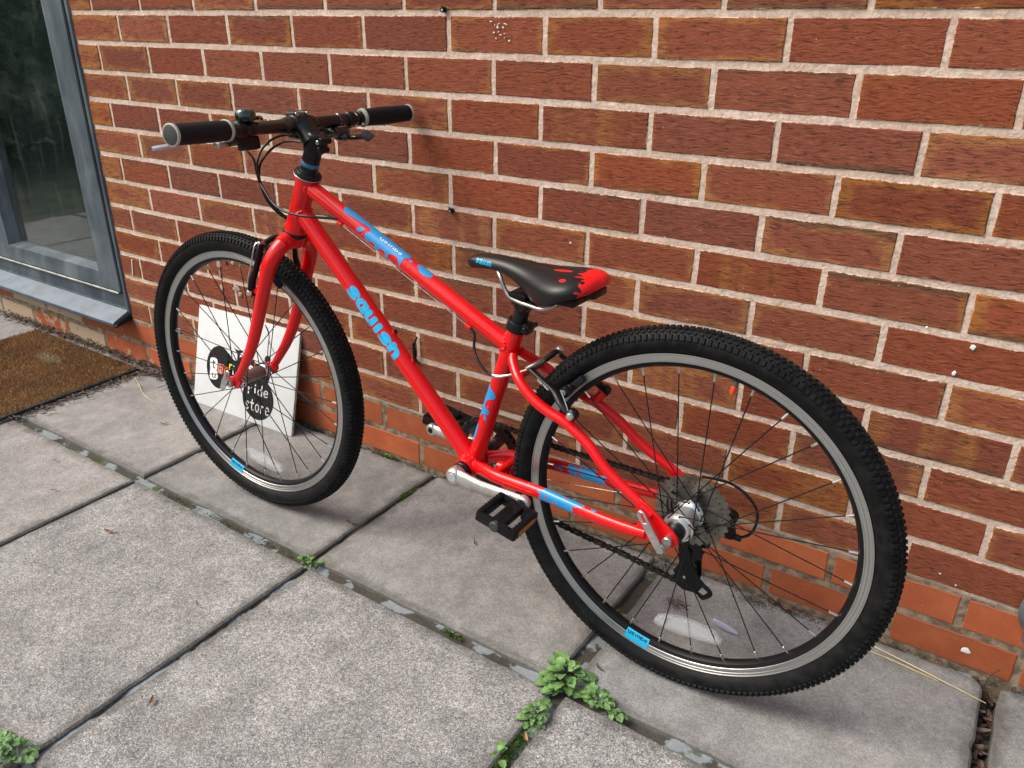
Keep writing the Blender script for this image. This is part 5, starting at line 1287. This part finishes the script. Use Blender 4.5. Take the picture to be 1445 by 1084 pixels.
# ================================================================== SIGN BOARD
bo = Vector((-.946, -.087, 0)); bx = Vector((.99976, .021734, 0)); by = Vector((-.005411, .248919, .968509)); bn = bx.cross(by); 
by = (by - bx * by.dot(bx)).normalized(); bn = bx.cross(by).normalized()
if bn.y > 0: bn = -bn
sign = empty('shop_sign'); sign.matrix_world = Matrix(((bx.x, by.x, bx.cross(by).x, bo.x), (bx.y, by.y, bx.cross(by).y, bo.y), (bx.z, by.z, bx.cross(by).z, bo.z), (0, 0, 0, 1)))
tag(sign, 'white painted ride store sign board propped against the wall behind the front wheel', 'sign')
sgn = 1 if bx.cross(by).dot(bn) > 0 else -1        # local z of the face turned to the camera
m = MB(); box(m, (.211, .150, -sgn * .0045), (.420, .298, .009), bev=.0018); bd_ = m.build('board', [M['board'], M['edge']], sign)
for p in bd_.data.polygons:
    if abs(p.normal.z) < .5: p.material_index = 1
def flat(name, pts, mat, lv=1, n=5, smooth=True):
    V, F = poly2d(pts, n) if smooth else (pts, [tuple(q) for q in geometry.tessellate_polygon([[Vector((x, y, 0)) for x, y in pts]])])
    mm = MB(); mm.add([(x, y, sgn * .0003 * lv) for x, y in V], F); return mm.build(name, mat, sign, smooth=False)
def circ(cx, cy, rx, ry, n=14): return [(cx + rx * math.cos(2 * PI * i / n), cy + ry * math.sin(2 * PI * i / n)) for i in range(n)]
flat('printed_wheel', circ(.107, .130, .056, .064), M['blackp'], 1)
flat('printed_body', [(.140, .178), (.160, .169), (.178, .166), (.197, .182), (.222, .187), (.244, .186), (.262, .176), (.283, .184), (.305, .190), (.318, .180), (.320, .150), (.300, .110), (.240, .100), (.180, .100), (.145, .110)], M['blackp'], 1)
flat('printed_saddle', [(.161, .205), (.172, .199), (.190, .199), (.209, .203), (.212, .207), (.199, .195), (.191, .186), (.192, .168), (.182, .168), (.180, .186), (.172, .194)], M['blackp'], 1, 4)
flat('printed_wheel', circ(.278, .076, .064, .062), M['blackp'], 2)
mm = MB(); tube(mm, [(.285, .292, sgn * .0006), (.297, .280, sgn * .0006), (.304, .262, sgn * .0006), (.303, .235, sgn * .0006), (.304, .208, sgn * .0006)], [.0015, .0022, .0012, .001, .001], 6, 6); tube(mm, [(.304, .252, sgn * .0006), (.318, .235, sgn * .0006), (.330, .222, sgn * .0006)], .0008, 6, 3); mm.build('printed_handlebar', M['blackp'], sign)
flat('printed_bell', [(.293, .196), (.298, .206), (.310, .208), (.317, .200), (.312, .190), (.300, .188)], M['blackp'], 1, 4)
flat('printed_block', [(.067, .150), (.096, .152), (.098, .122), (.092, .119), (.099, .115), (.102, .094), (.070, .089), (.068, .118)], M['white'], 3, 3)
flat('printed_block', [(.103, .142), (.126, .143), (.122, .112), (.100, .114)], M['pinkp'], 3, 1, False)
def sign_text(body, x0, x1, y0, y1, mat, bold=.02, lv=4, shear=0):
    V, F = text2d(body, bold); mm = MB(); mm.add([(x0 + x * (x1 - x0) + shear * y, y0 + y * (y1 - y0), sgn * .0003 * lv) for x, y in V], F); return mm.build('printed_lettering', mat, sign, smooth=False)
sign_text('t', .076, .090, .122, .148, M['blackp'], .0); sign_text('u', .078, .094, .094, .108, M['blackp'], .0); sign_text('H', .106, .120, .117, .138, M['blackp'], -.005)
sign_text('r', .129, .148, .114, .140, M['orgp'], .01); sign_text('r', .150, .164, .133, .152, M['yelp'], .01); sign_text('i', .166, .172, .120, .150, M['white'], .0)
sign_text('e', .205, .226, .138, .158, M['yelp'], .0); sign_text('s', .230, .250, .144, .166, M['white'], .02); sign_text("'", .252, .259, .164, .176, M['redp'], .02)
def sign_script(word, x0, x1, y0, y1, rise):
    V, F = script_word(word, .20, .16); mm = MB(); mm.add([(x0 + x * (x1 - x0), y0 + y * (y1 - y0) + rise * x, sgn * .0012) for x, y in V], F); return mm.build('printed_lettering', M['white'], sign, smooth=False)
sign_script('ride', .236, .319, .082, .115, .004); sign_script('store', .228, .328, .035, .070, .0)
mm = MB(); mm.add([(x, y, sgn * .0012) for x, y in circ(.2655, .113, .0025, .0028, 10)], [tuple(range(10))]); mm.build('printed_dot', M['white'], sign, smooth=False)

# ================================================================== DOORMAT
matb = empty('doormat', (-1.90, -.27, 0)); tag(matb, 'brown coir doormat under the window covered in dry leaf bits', 'doormat')
m = MB()
MX0, MX1, MY0, MY1 = -1.918, -1.283, -.488, -.044
box(m, ((MX0 + MX1) / 2 + 1.90, (MY0 + MY1) / 2 + .27, .006), (MX1 - MX0, MY1 - MY0, .011), bev=.003); m.build('backing', M['dkmat'], matb)
m = MB(); r_ = random.Random(21)
vs = []; fs = []
for i in range(46000):
    x = r_.uniform(max(MX0, -2.3) + .004, MX1 - .006); y = r_.uniform(MY0 + .006, MY1 - .006)
    h = .0105 + .003 * noise.noise(Vector((x * 8, y * 8, 0))); w_ = r_.uniform(.0006, .0012); a = r_.uniform(0, PI); ln = r_.gauss(0, .003); lm = r_.gauss(0, .003)
    dx, dy = math.cos(a) * w_, math.sin(a) * w_; X, Y = x + 1.90, y + .27; o = len(vs)
    vs += [(X - dx, Y - dy, .0105), (X + dx, Y + dy, .0105), (X + ln, Y + lm, .0105 + h * r_.uniform(.7, 1.1))]; fs.append((o, o + 1, o + 2))
m.add(vs, fs); o = m.build('coir_pile', M['coir'], matb, smooth=False); o['kind'] = 'stuff'

# ================================================================== LITTER, LEAVES, WEEDS
def curl_leaf(mb, x, y, z, L, W, a, curl, r, tilt=0):
    ca, sa = math.cos(a), math.sin(a); vs = []; n = 5
    for i in range(n):
        t = i / (n - 1); w_ = W / 2 * math.sin(PI * (t * .86 + .07)) ** .8
        lx = (t - .5) * L; lz = curl * (t - .5) ** 2 * L * 2 + tilt * t * L
        for sd, k in ((-1, 1), (0, 0), (1, 1)):
            ly = sd * w_; vs.append((x + lx * ca - ly * sa, y + lx * sa + ly * ca, z + lz + k * W * .22))
    fs = []
    for i in range(n - 1):
        for j in (0, 1): q = i * 3 + j; fs.append((q, q + 1, q + 4, q + 3))
    mb.add(vs, fs)
rl = random.Random(31); m = MB()
def litter(n, fx, zf, L=(.008, .030), W=(.002, .007)):
    for i in range(n):
        x, y = fx(); curl_leaf(m, x, y, zf(x, y), rl.uniform(*L), rl.uniform(*W), rl.uniform(0, PI), rl.uniform(-.2, .6), rl, rl.uniform(-.15, .3))
litter(520, lambda: (rl.uniform(-2.2, -1.0), -abs(rl.gauss(0, .018)) - .004), lambda x, y: rl.uniform(.001, .018))
litter(120, lambda: (-1.20 + rl.gauss(0, .06), -abs(rl.gauss(0, .03)) - .004), lambda x, y: rl.uniform(.001, .022), L=(.015, .04))
litter(260, lambda: (-1.272 + abs(rl.gauss(0, .016)), rl.uniform(-.49, -.03)), lambda x, y: rl.uniform(.001, .008), L=(.006, .022), W=(.0015, .005))
litter(60, lambda: (rl.uniform(-1.27, -1.20), rl.uniform(-.45, -.03)), lambda x, y: .001, L=(.008, .03), W=(.001, .003))
litter(70, lambda: (rl.uniform(-1.9, -1.3), rl.uniform(-.46, -.06)), lambda x, y: .022, L=(.006, .022), W=(.001, .004))
litter(330, lambda: (rl.uniform(-.30, 1.25), -abs(rl.gauss(0, .006)) - .001), lambda x, y: rl.uniform(-.006, .003), L=(.004, .012), W=(.001, .004))
litter(90, lambda: (rl.uniform(-.95, -.30), -abs(rl.gauss(0, .008)) - .002), lambda x, y: rl.uniform(-.004, .004), L=(.004, .014), W=(.001, .004))
litter(120, lambda: (rl.uniform(1.184, 1.206), rl.uniform(-.42, -.01)), lambda x, y: rl.uniform(-.040, -.014), L=(.012, .035), W=(.004, .012))
litter(70, lambda: (.565 + rl.gauss(0, .016), -.045 + rl.gauss(0, .02)), lambda x, y: rl.uniform(-.004, .002), L=(.003, .010), W=(.001, .004))
o = m.build('leaf_litter', M['debris']); tag(o, 'dark dry leaf litter gathered along the foot of the wall and the doormat edge', 'leaf litter', kind='stuff')
# dark crumbs of soil and moss on the slab near the derailleur
def crumbs(name, cx, cy, sx, sy, n, mat, hmax=.004, size=(.0012, .0035), rot=0):
    mm = MB(); rr = random.Random(hash(name) % 1000 if False else int(abs(cx * 977 + cy * 331)))
    for i in range(n * 4):
        gx, gy = rr.gauss(0, sx), rr.gauss(0, sy); x = cx + gx * math.cos(rot) - gy * math.sin(rot); y = cy + gx * math.sin(rot) + gy * math.cos(rot)
        s = rr.uniform(*size) * .62; z = rr.uniform(-.001, hmax) * .5
        vs = [(x + rr.uniform(-s, s), y + rr.uniform(-s, s), z + rr.uniform(-s, s) * .6) for _ in range(4)]
        mm.add(vs, [(0, 1, 2), (0, 2, 3), (0, 3, 1), (1, 3, 2)])
    return mm.build(name, M['soilc'], smooth=False)
for cx, cy, sx, sy, n, lb in ((.648, -.128, .013, .012, 420, 'brown crumbs of soil on the slab in front of the derailleur cage'), (.595, -.030, .020, .010, 300, 'soil crumbs at the joint by the wall behind the rear axle'), (.775, -.030, .018, .010, 420, 'brown crumbs against the wall seen through the rear spokes'), (.86, -.022, .03, .008, 240, 'soil crumbs at the wall foot behind the rear rim')):
    tag(crumbs('soil_crumbs', cx, cy, sx, sy, n, M['debris']), lb, 'soil crumbs', kind='stuff')
mo = MB(); rm_ = random.Random(77)
def moss_patch(x0, y0, x1, y1, w, n):
    for i in range(n):
        t = rm_.random(); x = x0 + (x1 - x0) * t + rm_.gauss(0, w); y = y0 + (y1 - y0) * t + rm_.gauss(0, w * (.7)); s = rm_.uniform(.0012, .0032); z = rm_.uniform(-.010, .001); a = rm_.uniform(0, 6.28)
        mo.add([(x - s * math.cos(a), y - s * math.sin(a), z), (x + s * math.cos(a), y + s * math.sin(a), z), (x, y, z + s * 1.4)], [(0, 1, 2)])
moss_patch(.566, -.56, .566, -.70, .006, 1300); moss_patch(.30, -.445, .345, -.446, .004, 160); moss_patch(-.064, -.085, -.066, -.14, .004, 380); moss_patch(-.60, -.450, -.1, -.448, .005, 260); moss_patch(.56, -.20, .565, -.26, .006, 120); moss_patch(-.20, -.012, -.26, -.008, .005, 200)
o = mo.build('moss', M['moss'], smooth=False); tag(o, 'bright green moss growing in the paving joints', 'moss', kind='stuff')
# single fallen leaves
LV = [(-.515, -.624, .022, .009, .5, 'curled tan leaf alone on the big slab left of the weeds', 0), (.005, -.867, .018, .008, -.9, 'small brown leaf on the foreground slab nearest the bottom edge', 1), (-.088, -.293, .022, .010, .1, 'orange brown leaf beside the joint behind the front tyre', 2),
      (-.879, -.233, .026, .005, .6, 'thin brown leaf on the slab left of the front wheel', 3), (-.140, -.668, .018, .004, -.4, 'thin seed husk on the slab below the small weed', 4), (.194, -.193, .022, .004, -.9, 'narrow curved brown leaf under the left pedal', 5), (.601, -.372, .018, .005, -.6, 'reddish leaf sliver right of the largest weed', 6),
      (-.93, -.52, .014, .005, .7, 'dark leaf sliver on the slab near the left edge', 7), (-.79, -.60, .014, .005, .8, 'small dark leaf sliver above the left paving joint', 8), (.574, -.575, .018, .007, -.8, 'pale brown leaf in the joint below the round weed', 9), (.590, -.66, .014, .008, .4, 'tan leaf at the bottom edge beside the mossy joint', 10),
      (.832, -.026, .030, .018, -.4, 'curled brown leaf resting against the wall foot behind the rear tyre', 11), (.806, -.020, .026, .016, 1.2, 'upright dark leaf leaning on the wall foot behind the rear spokes', 12)]
lm_ = [leaf_mat('fallen_leaf_tan', (.22, .11, .05), (.34, .19, .09)), leaf_mat('fallen_leaf_brown', (.10, .045, .025), (.20, .09, .045))]
for x, y, L, W, a, lb, i in LV:
    mm = MB(); curl_leaf(mm, 0, 0, .0015, L, W, a, .5, rl); o = mm.build('fallen_leaf', lm_[0] if i in (0, 2, 9, 10) else lm_[1]); o.location = (x, y, .0015 if i < 11 else .004); tag(o, lb, 'leaf')
for P, lb in (([(.985, -.030, .002), (1.05, -.044, .004), (1.12, -.058, .004), (1.19, -.070, .002)], 'long pale straw stalk on the slab right of the rear wheel'), ([(.972, -.052, .002), (1.02, -.052, .003), (1.08, -.058, .003), (1.115, -.060, .002)], 'shorter pale straw stalk crossing the long one by the rear wheel'), ([(-1.25, -.085, .003), (-1.19, -.11, .003), (-1.11, -.145, .002), (-1.04, -.16, .002)], 'thin straw stalk lying between the doormat and the front wheel')):
    mm = MB(); tube(mm, P, [.0009, .0012, .0011, .0006], 6, 6); o = mm.build('straw_stalk', M['straw']); tag(o, lb, 'straw')
mm = MB(); tube(mm, [(1.185, -.012, -.010), (1.188, -.012, .012), (1.196, -.013, .032), (1.199, -.014, .036)], [.0011, .0010, .0008, .0014], 6, 5); o = mm.build('twig', M['bark']); tag(o, 'tiny upright twig at the wall end of the wide paving gap', 'twig')

def weed(x, y, R_, n, label, seed, hmax=.03, elong=(1, 1), size=(.012, .024), ang=0):
    t = empty('weed', (x, y, 0)); tag(t, label, 'weed'); r = random.Random(seed); meshes = []
    for v in range(6):
        vs = []; fs = []; m_ = 9; r2 = random.Random(seed * 10 + v)
        for i in range(m_):
            q = i / (m_ - 1); w_ = .36 * math.sin(PI * min(1, q * .78 + .12)) ** .8 * (.35 if q < .22 else 1) * (1 + .22 * math.sin(i * 2.9 + v))
            if i == m_ - 1: w_ = .06
            z_ = .20 * math.sin(q * PI * .9) - .10 * q * q
            vs += [(q, -w_, z_ + .05), (q, -w_ * .5, z_ + .01), (q, 0, z_ - .03), (q, w_ * .5, z_ + .01), (q, w_, z_ + .05 + .02 * math.sin(i * 1.7 + v))]
        for i in range(m_ - 1):
            for j in range(4): a_ = i * 5 + j; fs.append((a_, a_ + 1, a_ + 6, a_ + 5))
        me = bpy.data.meshes.new('leaf'); me.from_pydata(vs, [], fs); me.materials.append(M['weed']); me.shade_smooth(); meshes.append(me)
    for i in range(n):
        a = r.uniform(0, 2 * PI); rad_ = R_ * math.sqrt(r.random()) * (1 + .38 * math.sin(a * 3 + seed) + .2 * math.sin(a * 5 + 2 * seed)); px, py = rad_ * math.cos(a) * elong[0], rad_ * math.sin(a) * elong[1]
        px, py = px * math.cos(ang) - py * math.sin(ang), px * math.sin(ang) + py * math.cos(ang)
        o = link(meshes[r.randrange(6)], 'leaf', t); s = r.uniform(*size) * (.75 + .5 * rad_ / R_)
        o.location = (px * .62, py * .62, .002 + hmax * max(0, 1 - (rad_ / R_) ** 1.5) * r.uniform(.5, 1)); o.scale = (s, s, s)
        o.rotation_euler = (r.uniform(-.4, .4), -r.uniform(.05, .6) * max(.1, 1.2 - rad_ / R_), math.atan2(py, px) + r.gauss(0, .5))
    return t
weed(.566, -.427, .042, 74, 'largest green weed clump where the wide joint meets the long joint', 1, .030, size=(.010, .024))
weed(.636, -.440, .036, 48, 'low weed trailing right along the long joint from the largest clump', 2, .012, (1.5, .5), size=(.009, .015), ang=-.1)
weed(.562, -.528, .025, 44, 'round-leaved weed in the joint just below the largest clump', 3, .020, (.8, 1.2), size=(.009, .015))
weed(.552, -.628, .018, 9, 'two small grey-green seedlings in the mossy joint at the bottom edge', 4, .016, size=(.011, .016))
weed(-.062, -.452, .022, 46, 'small green weed at the paving crossing left of centre', 5, .018, (1.2, .7), size=(.007, .012))
weed(-.085, -1.060, .042, 90, 'green weed tuft cut off by the bottom left corner', 6, .030, size=(.009, .015))
weed(-.225, -.012, .012, 12, 'tiny green plant at the wall foot right of the front tyre', 7, .008, (1.8, .5), size=(.006, .010))
